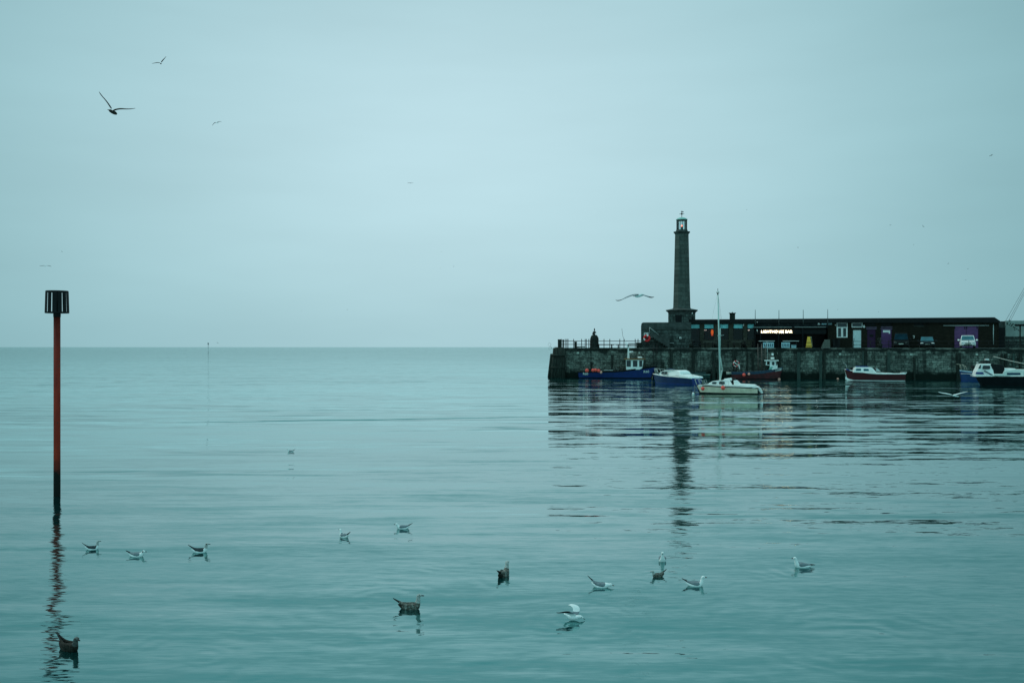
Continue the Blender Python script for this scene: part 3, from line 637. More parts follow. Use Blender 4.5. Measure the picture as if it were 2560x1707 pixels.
# shop front 1886..2069 : dark recess
xs0, xs1 = BX(1886), BX(2069)
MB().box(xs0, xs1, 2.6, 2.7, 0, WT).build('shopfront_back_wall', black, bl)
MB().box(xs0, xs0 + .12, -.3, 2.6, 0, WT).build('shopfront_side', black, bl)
MB().box(xs0 - .2, xs1, -.9, 2.6, BZ(1980, 820), BZ(1980, 818)).build('canopy', black, bl)
MB().box(xs0 + .13, xs1, -.02, .05, BZ(1980, 818) + .01, WT).build('upper_boarding', mat('dark_boarding', (.014, .018, .02), .6, .5, 1.5, dirt=(.05, .06, .06), dfac=.5), bl)
for px in (1900, 1945, 2005): MB().box(BX(px) - .05, BX(px) + .05, -.85, -.75, 0, BZ(1980, 820) - .005).build('canopy_post', black, bl)
mb = MB(); mb.box(xs0 - .2, BX(1978), -.96, -.905, BZ(1980, 818.6), BZ(1980, 817.8)); mb.box(BX(1984), BX(2062), -.96, -.905, BZ(1980, 818.6), BZ(1980, 817.8)); mb.build('canopy_edge', galv, bl)
MB().box(xs0 + .1, xs1 - .2, -.4, -.36, BZ(1980, 835), BZ(1980, 822)).build('sign_board', black, bl)
# lit sign
kk = SC(1941, VB0 - .5)
lt = text('lit_lettering', 'LIGHTHOUSE BAR', 9.6 * kk, signlit, bl, (BX(1941.5, VB0 - .5), -.46, BZ(1941, 832.2, VB0 - .5)), ext=.03, bold=-.010)
ww = max(v.co.x for v in lt.data.vertices) - min(v.co.x for v in lt.data.vertices); cx = BX(1941.5, VB0 - .5); f = 75 * kk / ww
for v in lt.data.vertices: v.co.x = cx + (v.co.x - cx) * f
# brick part to the right
xr0 = xs1; hl = []
def H(a, b, c, d2): h = (BX(a), BX(b), BZ((a + b) / 2, d2), BZ((a + b) / 2, c)); hl.append(h); return h
w1 = H(2091.6, 2119.2, 806.4, 843.7); w2h = H(2129, 2156.5, 806.4, 818.6); d1 = H(2132.5, 2153, 825, 869.3); d2_ = H(2168, 2189, 820.5, 869.3); d3 = H(2203, 2229, 820, 869.3); gd = H(2386, 2446, 815.5, 869.3)
t1 = H(2166, 2190, 806.5, 815); t2 = H(2203, 2230, 806.5, 815.5); v1 = H(2285, 2310, 808, 814)
holed('brick_wall', brick, xr0, xR, 0, WT, hl, 0, .3, bl)
def frame(h, bars, m, gm, name='window', y=.06):
    x0, x1, z0, z1 = h; f = MB(); b_ = .08
    for q in ((x0, x0 + b_, z0, z1), (x1 - b_, x1, z0, z1), (x0 + b_, x1 - b_, z1 - b_, z1), (x0 + b_, x1 - b_, z0, z0 + b_ * 1.3)): f.box(q[0], q[1], y - .02, y + .08, q[2], q[3])
    for q in bars: f.box(q[0], q[1], y - .015, y + .075, q[2], q[3])
    o = f.build(name, m, bl); MB().box(x0 + b_ * .9, x1 - b_ * .9, y + .03, y + .05, z0 + b_, z1 - b_ * .9).build('pane', gm, o); return o
zm = BZ(2105, 817.8); xm = (w1[0] + w1[1]) / 2
frame(w1, [(w1[0] + .08, w1[1] - .08, zm - .1, zm + .02), (xm - .12, xm + .12, w1[2] + .1, zm - .1), (w1[0] + .08, w1[0] + .17, w1[2] + .1, zm - .1), (w1[1] - .17, w1[1] - .08, w1[2] + .1, zm - .1)], white, glassd)
frame(w2h, [], white, glassd)
for h in (t1, t2, v1): MB().box(h[0], h[1], .12, .16, h[2], h[3]).build('vent_panel', black, bl)
do = MB().box(d1[0], d1[1], .05, .12, d1[2], d1[3]).build('door', mat('pale_door', (.62, .72, .72), .5, .06, 3), bl); MB().tube((d1[0] + .12, 0, .95), (d1[0] + .12, .05, 1.15), .03).build('handle', black, do)
do = MB().box(d2_[0], d2_[1], .08, .14, d2_[2], d2_[3]).build('door', dpurple, bl); MB().box(d2_[0] + .3, d2_[1] - .25, .04, .08, 1.35, 1.62).build('panel', black, do)
do = MB().box(d3[0], d3[1], .05, .12, d3[2], d3[3]).build('door', purple, bl)
mb = MB(); mb.box(BX(2207.5), BX(2225.5), .02, .05, BZ(2216, 831), BZ(2216, 825.5)); mb.box(BX(2222), BX(2225.5), .02, .05, BZ(2216, 834), BZ(2216, 831)); mb.build('poster', white, do)
go = MB().box(gd[0], gd[1], .08, .14, gd[2], gd[3]).build('garage_door', purple, bl)
gx_ = (gd[0] + gd[1]) / 2; MB().box(gx_ - .02, gx_ + .02, .05, .08, gd[2], gd[3]).build('centre_gap', dpurple, go)
for px in (2387, 2412, 2417, 2443): MB().box(BX(px) - .05, BX(px) + .05, .04, .08, gd[3] - .32, gd[3] - .05).build('hinge', black, go)
for a, b, py in [(2165, 2192, 818.5), (2202, 2231, 817.5), (2201, 2231, 822), (2166, 2191, 822.5)]:
    MB().box(BX(a), BX(b), -.05, .05, BZ(a, py + 1), BZ(a, py - 1)).build('lintel', lilac, bl)
MB().box(BX(2284), BX(2310), -.04, .04, BZ(2290, 816.4), BZ(2290, 815)).build('lintel', concrete, bl)
mb = MB(); mb.tube((BX(2358), -.06, BZ(2400, 813.8)), (BX(2472), -.06, BZ(2400, 813.8)), .045); mb.build('white_pipe', galv, bl)
mb = MB(); mb.tube((BX(2483), -.08, BZ(2483, 811)), (BX(2483), -.08, BZ(2483, 862)), .05); mb.build('downpipe', galv, bl)
mb = MB(); mb.tube((BX(2193), -.06, BZ(2200, 803.3)), (BX(2268), -.06, BZ(2268, 803.3)), .03); mb.tube((BX(1745), -.06, BZ(1745, 806)), (BX(1772), -.06, BZ(1772, 806)), .025); mb.tube((BX(1860), -.06, BZ(1860, 805.5)), (BX(1886), -.06, BZ(1886, 805.5)), .025); mb.build('conduit', galv, bl)
mb = MB(); mb.path([(BX(2282), -.05, BZ(2282, 839.5)), (BX(2285.5), -.05, BZ(2285, 839.5)), (BX(2285.5), -.05, BZ(2285, 844.5)), (BX(2282.5), -.05, BZ(2282, 845))], .04); mb.build('white_bracket', white, bl)
# outer shell + roof
MB().box(xL, xR, 8.8, 9, 0, WT).build('rear_wall', brick, bl)
MB().box(xR, xR + .25, .2, 9, 0, WT).build('end_wall', brick, bl)
mb = MB(); mb.prism([(BX(1722.5), WT), (BX(1722.5), ROOF + .02), (BX(2484), ROOF + .12), (BX(2498), ROOF - .32), (BX(2498), WT - .1)], -.35, 9.2); mb.build('roof', black, bl)
MB().box(BX(1722.5), BX(1880), -.42, -.355, ROOF - .08, ROOF - .0).build('gutter', iron, bl)
ch = MB(); cxx = BX(1831, VB0 + 1.5); ch.box(cxx - 6.5 * SC(1831, 7.5), cxx + 6.5 * SC(1831, 7.5), 1.2, 1.9, ROOF, Zp(1831, 784, 7.5) - DECK); co_ = ch.build('chimney', timber, bl)
ch = MB(); zc = Zp(1831, 784, 7.5) - DECK; ch.box(cxx - .42, cxx + .42, 1.05, 2.05, zc, zc + .09); ch.tube((cxx, 1.5, zc + .09), (cxx, 1.5, zc + .2), .06); ch.build('cap', iron, co_)
for px, yt in [(1887.5, 774.5), (1946.5, 775.5), (2007, 774.5), (2068, 773.5)]:
    mb = MB(); mb.tube((BX(px), -.45, BZ(px, 812)), (BX(px), -.45, BZ(px, yt)), .045, .03); mb.build('roof_pole', mat('pole_grey', (.10, .12, .12), .6), bl)
mb = MB(); mb.ball((BX(2159.8), -.1, BZ(2160, 817)), .12, .08, .13); mb.build('wall_lamp', white, bl)
mb = MB(); mb.ball((BX(2159.5), -.1, BZ(2160, 812.5)), .05); mb.ball((BX(2088), -.1, BZ(2088, 812.7)), .06); mb.ball((BX(1892), -.95, BZ(1892, 806)), .05); mb.build('bulkhead_lights', white, bl)
# small lit lamps in and on the bar
def lamp(name, label, px, py, v, r, m, shape='ball'):
    t = pthing(name, label, 'lamp', px, v, Zp(px, py, v)); mb = MB()
    if shape == 'ball': mb.ball((0, 0, 0), r)
    elif shape == 'tube': mb.lathe([(r * .6, -r * 2), (r * .7, r * 2)], 8)
    mb.build('bulb', m, t); MB().tube((0, 0, r * .9), (0, 0, r * .9 + .18), .012).build('flex', iron, t); return t
lo_ = pthing('amber_lamp', 'glowing amber table lamp seen through the second bar window', 'lamp', 1780.5, VB0 + .8, Zp(1780, 838, VB0 + .8))
k = SC(1780, VB0 + .8)
MB().lathe([(1.6 * k, 2 * k), (3.2 * k, 4.5 * k), (3.2 * k, 10 * k), (2.2 * k, 13.5 * k), (.4 * k, 14.5 * k)], 12).build('shade', ember, lo_)
MB().lathe([(2.4 * k, -.8 * k), (2.6 * k, .3 * k), (1.2 * k, 1.4 * k)], 10).build('glowing_base', emis('red_glow', (1., .14, .05), 9.), lo_)
for px, py, lab in [(1761.5, 825.3, 'left of a pair of tiny lamps in the second bar window'), (1765, 825.3, 'right of a pair of tiny lamps in the second bar window'), (1784, 821, 'tiny lamp above the glowing amber table lamp'), (1871, 825.5, 'left of a pair of tiny lamps in the bar window beside the dark shopfront'), (1873, 825, 'right of a pair of tiny lamps in the bar window beside the dark shopfront')]:
    lamp('ceiling_lamp', lab, px, py, VB0 + .9, .05, tinyl)
lamp('wall_lantern', 'small pale lantern on the brick pillar right of the fourth bar window', 1859, 813, VB0 - .1, .07, white, 'tube')
lamp('wall_lantern', 'small pale lantern at the left edge of the dark shopfront', 1893, 826.5, VB0 - .95, .07, white, 'tube')
lamp('ceiling_lamp', 'tiny lamp in the dark shopfront above the yellow board', 2041.5, 833.5, VB0 + 1.2, .05, tinyl)
# fascia signs
sgn = pthing('triangle_sign', 'small white triangular sign on the dark shopfront fascia', 'sign', 2047, VB0 - .12, Zp(2047, 811.5, VB0 - .12)); k = SC(2047, VB0)
MB().prism([(-3.2 * k, 0), (3.2 * k, 0), (.5 * k, 5.5 * k), (-.5 * k, 5.5 * k)], -.03, .03).build('board', white, sgn)
sign('fascia_sign', 'pale blue strip sign next to the white triangular sign', 2060, 809.8, 12, 3, VB0 - .12, boxm)
sign('fascia_sign', 'blue lettered panel at the right end of the shopfront fascia', 2074.5, 808.8, 10, 5, VB0 - .14, boxm, [(.1, .25, .2, .8), (.35, .5, .2, .8), (.6, .75, .2, .8), (.82, .95, .2, .8)])
# yellow A board
ya = pthing('yellow_a_board', 'tall tapering yellow A-frame board standing in front of the dark shopfront', 'sign board', 2022, 3.2)
k = SC(2022, 3.2); zb = 1.2 * k; zt2 = 28 * k
mb = MB(); mb.add([(-8.5 * k, -.5, zb), (6.5 * k, -.5, zb), (3 * k, 0, zt2), (-3 * k, 0, zt2), (-8.5 * k, -.46, zb), (6.5 * k, -.46, zb), (3 * k, .04, zt2), (-3 * k, .04, zt2)], [(0, 1, 2, 3), (7, 6, 5, 4), (0, 4, 5, 1), (1, 5, 6, 2), (2, 6, 7, 3), (3, 7, 4, 0)]); mb.build('front_panel', yellow, ya)
mb = MB(); mb.add([(-3 * k, .05, zt2), (7 * k, .12, zt2), (6.5 * k, .12, zt2 - 2.6 * k), (2.5 * k, .05, zt2 - 3 * k), (11 * k, .6, zb + 2 * k), (8 * k, .6, zb + 2 * k)], [(0, 1, 2, 3), (1, 4, 5, 2)]); mb.build('rear_panel', mat('pale_wood', (.35, .33, .22), .7), ya)
MB().box(-8.2 * k, 7 * k, -.53, -.505, zb + 3 * k, zb + 4 * k).build('stripe', black, ya); MB().box(-5.6 * k, 5 * k, -.31, -.28, zb + 12 * k, zb + 12.8 * k).build('stripe', black, ya)
# tables in front of the bar
picnic(1917, 2.2, 'long white-topped table under the left half of the lit bar sign', white, black, 38 * SC(1917, 2.2), .80)
picnic(1977, 2.2, 'long white-topped table under the right half of the lit bar sign', white, black, 38 * SC(1977, 2.2), .80)
for px, wpx, lab in [(1921, 26, 'pale blue lettered crate under the left white-topped table'), (1964, 20, 'pale blue lettered crate under the right white-topped table'), (1984, 12, 'small pale crate at the right end of the right white-topped table')]:
    t = pthing('crate', lab, 'crate', px, 1.3, group='pale crates under the white tables'); k = SC(px, 1.3); MB().box(-wpx * k / 2, wpx * k / 2, -.15, .15, .0 if px != 1984 else .0, .34 if px == 1984 else .66).build('body', boxm, t)
    mb = MB()
    for q in range(5): x = (-.4 + q * .18) * wpx * k; mb.box(x, x + .08 * wpx * k, -.156, -.15, .15, .28 if px == 1984 else .5)
    mb.build('markings', slate, t)
for i, (px, lab) in enumerate([(1742, 'dark picnic table in front of the first bar window'), (1772, 'dark picnic table in front of the amber lamp window'), (1811, 'dark picnic table in front of the third bar window right of the mast'), (1845, 'dark picnic table in front of the fourth bar window'), (1872, 'dark picnic table between the fourth window and the shopfront')]):
    picnic(px, 2.6 + .4 * (i % 2), lab, wood_r if i % 2 else iron, black, 1.5, .74)
for i, (px, lab) in enumerate([(1728, 'dark planter with wiry twigs at the left end of the bar'), (1790, 'dark planter with wiry twigs beside the sailboat mast'), (1862, 'dark planter with wiry twigs right of the fourth bar window'), (2200, 'dark planter with wiry twigs left of the purple poster door')]):
    t = pthing('planter', lab, 'planter', px, 3.9, group='planters in front of the building'); MB().lathe([(.22, 0), (.3, .5), (.28, .5)], 10).build('pot', timber, t)
    mb = MB()
    for q in range(16):
        a = random.uniform(0, 6.28); r = random.uniform(.1, .4); mb.path([(0, 0, .45), (r * .5 * math.cos(a), r * .5 * math.sin(a), .8), (r * math.cos(a), r * math.sin(a), random.uniform(.9, 1.25))], .012, 4)
    mb.build('twigs', gearm, t)
for px, lab in [(2087, 'dark wheeled bin left of the white framed window'), (2093, 'dark wheeled bin under the white framed window')]:
    t = pthing('wheelie_bin', lab, 'bin', px, 5.2, group='dark bins by the brick wall'); mb = MB(); mb.prism([(-.26, .05), (.26, .05), (.3, 1.0), (-.3, 1.0)], -.3, .3); mb.build('body', black, t)
    MB().box(-.32, .32, -.34, .34, 1.0, 1.07).build('lid', iron, t)
    for s in (-.25, .25): MB().torus((s, .3, .1), .07, .03, 'y', 10, 5).build('wheel', iron, t)
tt = pthing('steps_stack', 'pale stacked slabs like steps at the right edge of the shopfront', 'steps', 2064, 4.8); mb = MB()
for q in range(5): mb.box(-.5 + q * .09, .5 - (0 if q < 3 else .0), -.3 + .05 * q, .3, q * .2 + .003 * q, q * .2 + .197)
mb.build('slabs', mat('pale_slab', (.12, .13, .11), .8), tt)
# ------------------------------------------------------------------ beyond the building
wl = pthing('boundary_gate', 'black gate and wall end filling the gap right of the brick building', 'gate', 2504, VB0 + 1); k = SC(2504, VB0 + 1)
MB().box(-8.5 * k, 7.5 * k, 0, .2, 0, Zp(2504, 819, VB0 + 1) - DECK).build('panel', black, wl)
wl = pthing('concrete_tank', 'grey concrete tank block above the black gate', 'tank', 2504, VB0 + 2); k = SC(2504, VB0 + 2)
MB().box(-8.5 * k, 8.5 * k, 0, 1.5, 0, Zp(2504, 803, VB0 + 2) - DECK).build('body', concrete, wl); MB().box(4.8 * k, 6.2 * k, -.06, 0, Zp(2504, 820, VB0 + 2) - DECK, Zp(2504, 803, VB0 + 2) - DECK).build('pipe', timber_g, wl)
wl = pthing('rendered_wall', 'pale rendered wall dotted with dark fixings right of the brick building', 'wall', 2514, VB0 + 3); k = SC(2540, VB0 + 3)
MB().box(0, 95 * k, 0, .4, Zp(2540, 841, VB0 + 3) - DECK, Zp(2540, 801.5, VB0 + 3) - DECK).build('upper_wall', pale_w, wl)
MB().box(0, 95 * k, .02, .42, 0, Zp(2540, 841, VB0 + 3) - DECK).build('lower_wall', block, wl)
mb = MB(); X2 = lambda px: U(px, VB0 + 3) - U(2514, VB0 + 3); Z2 = lambda py: Zp(2540, py, VB0 + 3) - DECK
for px, py in [(2518, 807), (2518.5, 810), (2523, 812), (2526, 808.5), (2528, 814), (2532.5, 809.5), (2534, 817), (2537, 819), (2539.5, 811), (2542, 822), (2546, 825), (2537, 824), (2530, 812), (2524, 801)]:
    mb.ball((X2(px), -.03, Z2(py)), .07, .05, .07, 6, 4)
mb.build('fixings', black, wl)
pg = pthing('shelter', 'dark open shelter with flat roof at the right edge of the quay', 'shelter', 2549, 4.5); k = SC(2549, 4.5)
MB().box(0, .12, -.06, .06, 0, Zp(2549, 815, 4.5) - DECK).build('post', timber, pg); MB().box(3.2, 3.32, -.06, .06, 0, Zp(2549, 815, 4.5) - DECK).build('post', timber, pg)
mb = MB(); z = Zp(2549, 815, 4.5) - DECK; mb.prism([(-.15, z), (-.3, z + .2), (3.6, z + .2), (3.6, z)], -1, 1); mb.build('roof', black, pg)
MB().box(.5, 3.5, -.05, .05, Zp(2549, 803, 4.5) - DECK, Zp(2549, 799, 4.5) - DECK).build('upper_beam', black, pg); MB().box(.52, .6, -.04, .04, z + .21, Zp(2549, 803, 4.5) - DECK).build('strut', black, pg)
mp_ = pthing('flag_mast', 'tall mast outside the right edge with thin stays slanting down to the wall', 'mast', 2640, VB0 + 3.5)
MB().tube((0, 0, 0), (0, 0, 14), .1, .05).build('mast', galv, mp_)
for px in (2513, 2520, 2525):
    xb = U(px, VB0 + 3.5) - U(2640, VB0 + 3.5); MB().tube((0, 0, 14), (xb, 0, 3.2), .016, .016, 5).build('stay', iron, mp_)

# ------------------------------------------------------------------ cars (front towards the camera, local -y is forward)
def car(px, label, body, W, Hh, scr, headm, v=3.0, Ln=4.1, van=False, rz=0.):
    t = pthing('parked_van' if van else 'parked_car', label, 'van' if van else 'car', px, v, rz=rz, group='vehicles parked on the quay')
    w2 = W / 2; hood = Hh * (.50 if van else .56); ro = Hh
    # stations: y, half width low, half width high, z top of body (belt)
    secs = [(-Ln / 2, .80, .62, .50), (-Ln / 2 + .12, .92, .80, .86), (-Ln / 2 + .9, 1., .9, 1.0), (0, 1., .92, 1.03), (Ln / 2 - .5, 1., .9, 1.06), (Ln / 2, .9, .8, .95)]
    rs = []
    for y, a, b_, zf in secs:
        zt_ = hood * zf
        rs.append([(-w2 * a, y, .24), (-w2 * a, y, .24 + (zt_ - .24) * .55), (-w2 * b_, y, zt_), (-w2 * b_ * .5, y, zt_ + .02), (w2 * b_ * .5, y, zt_ + .02), (w2 * b_, y, zt_), (w2 * a, y, .24 + (zt_ - .24) * .55), (w2 * a, y, .24)])
    bo = MB().rings(rs, sm=False).build('body', body, t)
    m_ = bo.modifiers.new('bevel', 'BEVEL'); m_.width = .05; m_.segments = 2
    # cabin
    cb = MB(); fy = -Ln / 2 + (.75 if van else 1.15)
    g = [(fy, .88, hood * .99), (fy + (.35 if van else .75), .74, ro * .975), (fy + 1.5, .74, ro), (Ln / 2 - .6, .74, ro * .98), (Ln / 2 - .15, .85, hood)]
    base = [(-w2 * .9, fy, hood * .96), (w2 * .9, fy, hood * .96), (w2 * .9, Ln / 2 - .1, hood * .96), (-w2 * .9, Ln / 2 - .1, hood * .96)]
    y1, y2 = g[1][0], Ln / 2 - .55; wt = w2 * .74
    top = [(-wt, y1, ro * .965), (wt, y1, ro * .965), (wt, y2, ro * .97), (-wt, y2, ro * .97)]
    cb.add(base + top, [(0, 1, 5, 4), (1, 2, 6, 5), (2, 3, 7, 6), (3, 0, 4, 7), (4, 5, 6, 7)])
    co = cb.build('cabin', body, t); m_ = co.modifiers.new('bevel', 'BEVEL'); m_.width = .04; m_.segments = 2
    def on_screen(s, q):   # s -1..1 , q 0..1 up the screen
        hw = w2 * .9 + (wt - w2 * .9) * q; y = fy + (y1 - fy) * q; z = hood * .96 + (ro * .965 - hood * .96) * q
        return (s * hw, y - .025, z + .015)
    ws = MB(); ws.add([on_screen(-.92, .12), on_screen(.92, .12), on_screen(.90, .90), on_screen(-.90, .90)], [(0, 1, 2, 3)]); ws.build('windscreen', scr, t)
    for s in (-1, 1):
        sw = MB(); f2 = lambda yy, q: (s * (w2 * .9 + (wt - w2 * .9) * q + .012), yy, hood * .96 + (ro * .965 - hood * .96) * q)
        sw.add([f2(fy + .45, .12), f2(Ln / 2 - .6, .12), f2(y2 - .3, .88), f2(y1 + .15, .88)], [(0, 1, 2, 3) if s > 0 else (3, 2, 1, 0)]); sw.build('side_window', glassd, t)
        mm = MB(); mm.ball((s * (w2 + .10), fy + .25, hood * 1.08), .13, .08, .10, 10, 6); mm.build('wing_mirror', body if body is not white_b else white_b, t)
        hd = MB(); hd.ball((s * w2 * .66, -Ln / 2 + .10, hood * .70), w2 * .22, .09, hood * .085, 10, 6); hd.build('headlight', headm, t)
        for yy in (-Ln / 2 + .75, Ln / 2 - .75):
            wh = MB(); wh.rings([[(s * (w2 - .16) + dx, yy + .31 * math.cos(a), .31 + .31 * math.sin(a)) for a in [2 * math.pi * i / 18 for i in range(18)]] for dx in (-.1, .1)]); wo = wh.build('wheel', black, t)
            MB().rings([[(s * (w2 - .055) + dx, yy + .18 * math.cos(a), .31 + .18 * math.sin(a)) for a in [2 * math.pi * i / 12 for i in range(12)]] for dx in (-.01, .01)]).build('rim', galv, wo)
    MB().box(-w2 * .42, w2 * .42, -Ln / 2 - .015, -Ln / 2 + .10, hood * .62, hood * .70).build('grille', black, t)
    MB().box(-w2 * .52, w2 * .52, -Ln / 2 - .02, -Ln / 2 + .10, hood * .33, hood * .46).build('lower_grille', black, t)
    MB().box(-.26, .26, -Ln / 2 - .035, -Ln / 2 - .022, hood * .47, hood * .585).build('number_plate', mat('plate', (.5, .52, .45), .5), t)
    for s in (-1, 1): MB().ball((s * w2 * .70, -Ln / 2 + .02, hood * .36), .09, .03, .05, 8, 5).build('fog_light', black, t)
    return t
car(2419, 'white hatchback parked facing the water in front of the purple garage door', white_b, 1.72, 1.50, glasst, mat('lamp_glass', (.35, .45, .45), .15), v=2.6, rz=R(-14))
car(2317, 'dark car with a pale teal windscreen parked left of the white hatchback', mat('dark_car', (.012, .016, .02), .25, .2, 2), 1.75, 1.38, glasst, white, v=3.0, rz=R(-11))
car(2253, 'black van with a dim blue windscreen parked furthest left of the vehicles', mat('black_van', (.008, .009, .010), .3, .2, 2), 1.85, 1.78, mat('dim_blue_glass', (.006, .03, .045), .3, .4, 1.5, spec=.15), gearm, v=3.4, van=True, Ln=4.4, rz=R(-12))

# ------------------------------------------------------------------ boats
class Boat:
    def __init__(s, name, label, Pa, Pb, beam, zb, zm, zs, mats, rake=.5, cat='boat', fine=2.6, stern=.82, rows=(.06, .10), rail=.1, deckm=None, group=None):
        """Pa = waterline stern point, Pb = bow point; local +x is towards the bow"""
        d = Pb - Pa; s.L = d.length; s.rz = math.atan2(d.y, d.x); mid = (Pa + Pb) / 2
        s.t = thing(name, label, cat, (mid.x, mid.y, 0), s.rz, group); s.B = beam; s.z = (zs, zm, zb); s.rake = rake; s.fine = fine; s.stern = stern
        mb = MB(); n = 24; secs = []
        for i in range(n + 1):
            t = i / n; t = t ** .85
            zd = s.zd(t); lev = [-.35, 0.0, rows[0], rows[1], zd - rail, zd]
            side = []
            for z in lev: side.append((s.xx(t, z), s.hy(t, z), z))
            keel = (s.xx(t, -.5), 0, -.55)
            ring = [keel] + side + [(x, -y, z) for x, y, z in reversed(side)]
            secs.append(ring)
        def mf(j, i, c):
            k = i if i <= 6 else 12 - i
            if k <= 1: return 0
            if k == 2: return 0
            if k == 3: return 1
            if k == 4: return 2
            if k == 5: return 3
            return 4
        mb.rings(secs, 0, True, mf)
        s.mats = mats
        s.hull = mb.build('hull', mats + [deckm or gearm], s.t)
    def zd(s, t):
        a, b, c = s.z; return a * (1 - t) * (1 - 2 * t) + b * 4 * t * (1 - t) + c * t * (2 * t - 1) if False else (a + (b - a) * min(t / .45, 1) ** .8 if t < .45 else b + (c - b) * ((t - .45) / .55) ** 1.7)
    def hb(s, t): return s.B / 2 * (s.stern + (1 - s.stern) * math.sin(min(t / .45, 1) * math.pi / 2)) * max(0.004, (1 - max(0, (t - .35) / .65) ** s.fine))
    def hy(s, t, z):
        q = min(max(z / s.zd(t), -1), 1); w_ = .80 + .20 * q - .12 * t * (1 - q)
        return max(.01, s.hb(t) * (w_ if z > -.05 else .6))
    def xx(s, t, z):
        zr = z / s.zd(1.); return (t - .5) * s.L + s.rake * (max(z, 0) / s.zd(1.)) * max(0, (t - .5) * 2) ** 2 - .05 * max(z, 0) * (1 - t)
    def tx(s, x, z=0):
        lo, hi = 0., 1.
        for _ in range(30):
            m_ = (lo + hi) / 2
            if s.xx(m_, z) < x: lo = m_
            else: hi = m_
        return (lo + hi) / 2
    def near(s, x, z, off=.02):
        t = s.tx(x, z); return Vector((x, s.near_sign * (s.hy(t, z) + off), z))
    def mk(s, mb, name, m, parent=None): return mb.build(name, m, parent or s.t)
    def rubrail(s, m, r=.045, dz=-.02):
        mb = MB()
        for sg in (-1, 1):
            pts = [Vector((s.xx(t, s.zd(t)), sg * s.hb(t), s.zd(t) + dz)) for t in [i / 22 for i in range(23)]]; mb.path(pts, r, 6)
        mb.build('rub_rail', m, s.t)
    def cabin(s, poly, w0, w1, z0, z1, m, name='cabin', taper=None):
        wf = lambda x, z: (w0 + (w1 - w0) * min(1, max(0, (z - z0) / (z1 - z0)))) * (taper(x) if taper else 1)
        o = MB().prism(poly, 0, 0, 0, wf).build(name, m, s.t); md = o.modifiers.new('bevel', 'BEVEL'); md.width = .03; md.segments = 2
        s.wf = wf; return o
    def window(s, poly, m, parent, off=.012, name='window'):
        mb = MB()
        for sg in (-1, 1):
            n = len(poly); a = [(x, sg * (s.wf(x, z) + off), z) for x, z in poly]; b_ = [(x, sg * (s.wf(x, z) - .02), z) for x, z in poly]
            mb.add(a + b_, [tuple(range(n)) if sg < 0 else tuple(reversed(range(n)))] + [(i, n + i, n + (i + 1) % n, (i + 1) % n) for i in range(n)])
            mb.build(name, m, parent); mb = MB()
def rrect(x0, x1, z0, z1, r=.06, sl=0., sr=0.):
    p = []
    for cx, cz, a0 in [(x1 - r, z0 + r, -90), (x1 - r, z1 - r, 0), (x0 + r, z1 - r, 90), (x0 + r, z0 + r, 180)]:
        for q in (0, 45, 90):
            x = cx + r * math.cos(R(a0 + q)); z = cz + r * math.sin(R(a0 + q)); f = (z - z0) / (z1 - z0); p.append((x + (sl if x < (x0 + x1) / 2 else sr) * f, z))
    return p
def fender(name, label, px, py, Y, rpx, m, group='round buoys hung on boats', cat='buoy'):
    p = at(px, py, Y); r = rpx * Y / F; t = thing(name, label, cat, p, 0, group)
    MB().ball((0, 0, 0), r, r, r * 1.05, 14, 10).build('float', m, t); MB().tube((0, 0, r * .9), (0, 0, r * 1.5), r * .22, r * .14, 8).build('neck', slate, t)
    MB().path([(0, 0, r * 1.4), (0, .05, r * 1.4 + .25)], .012).build('line', rope, t); return t
def wp(px, D): return Vector(((px - 1280) / F * D, D, 0))
def radar(parent, x, z, m, r=.25):
    MB().lathe([(r * .8, z), (r, z + .05), (r, z + .14), (r * .6, z + .2), (.02, z + .21)], 12, (x, 0)).build('radar', m, parent)
# 1 blue fishing boat
Dw = 118.6
b1 = Boat('fishing_boat', 'blue fishing boat with white wheelhouse moored at the seaward end of the wall', wp(1449, Dw + .8), wp(1626, Dw - .6), 2.9, 1.48, .86, .80, [blackhull, navy, blue, black], rake=.7, rows=(.10, .16), rail=.16, stern=.9)
b1.near_sign = -1; b1.rubrail(black, .06)
k = Dw / F; bx = lambda px: (px - 1537.5) * k; bz = lambda py: (942.5 - py) * k
cb = b1.cabin([(bx(1567), 1.0), (bx(1566), bz(896)), (bx(1609), bz(896)), (bx(1606), 1.2), (bx(1600), 1.05)], 1.0, .95, 1.0, 2.3, white, 'wheelhouse')
for x0, x1 in [(1567.8, 1578.5), (1583.5, 1594.5), (1599, 1606.3)]: b1.window(rrect(bx(x0), bx(x1), bz(913.5), bz(898), .04), glassd, cb)
MB().box(bx(1562), bx(1613), -1.15, 1.15, bz(896) + .005, bz(893)).build('wheelhouse_roof', olive, b1.t)
ms = MB(); ms.add([(bx(1568.5), -.12, bz(893)), (bx(1574.5), -.12, bz(893)), (bx(1572.5), -.1, bz(866)), (bx(1570), -.1, bz(866)), (bx(1568.5), .12, bz(893)), (bx(1574.5), .12, bz(893)), (bx(1572.5), .1, bz(866)), (bx(1570), .1, bz(866))], [(0, 1, 2, 3), (7, 6, 5, 4), (0, 4, 5, 1), (1, 5, 6, 2), (2, 6, 7, 3), (3, 7, 4, 0)])
ms.tube((bx(1572), 0, bz(868)), (bx(1563), 0, bz(850)), .07, .04); ms.tube((bx(1573), 0, bz(877.5)), (bx(1583), 0, bz(877.5)), .13, .13, 10); ms.build('mast', white, b1.t)
MB().path([(bx(1563), 0, bz(850)), (bx(1557.5), 0, bz(838)), (bx(1555), 0, bz(818))], .018).build('aerial', iron, b1.t)
radar(b1.t, bx(1600), bz(893), white, .30)
mb = MB()
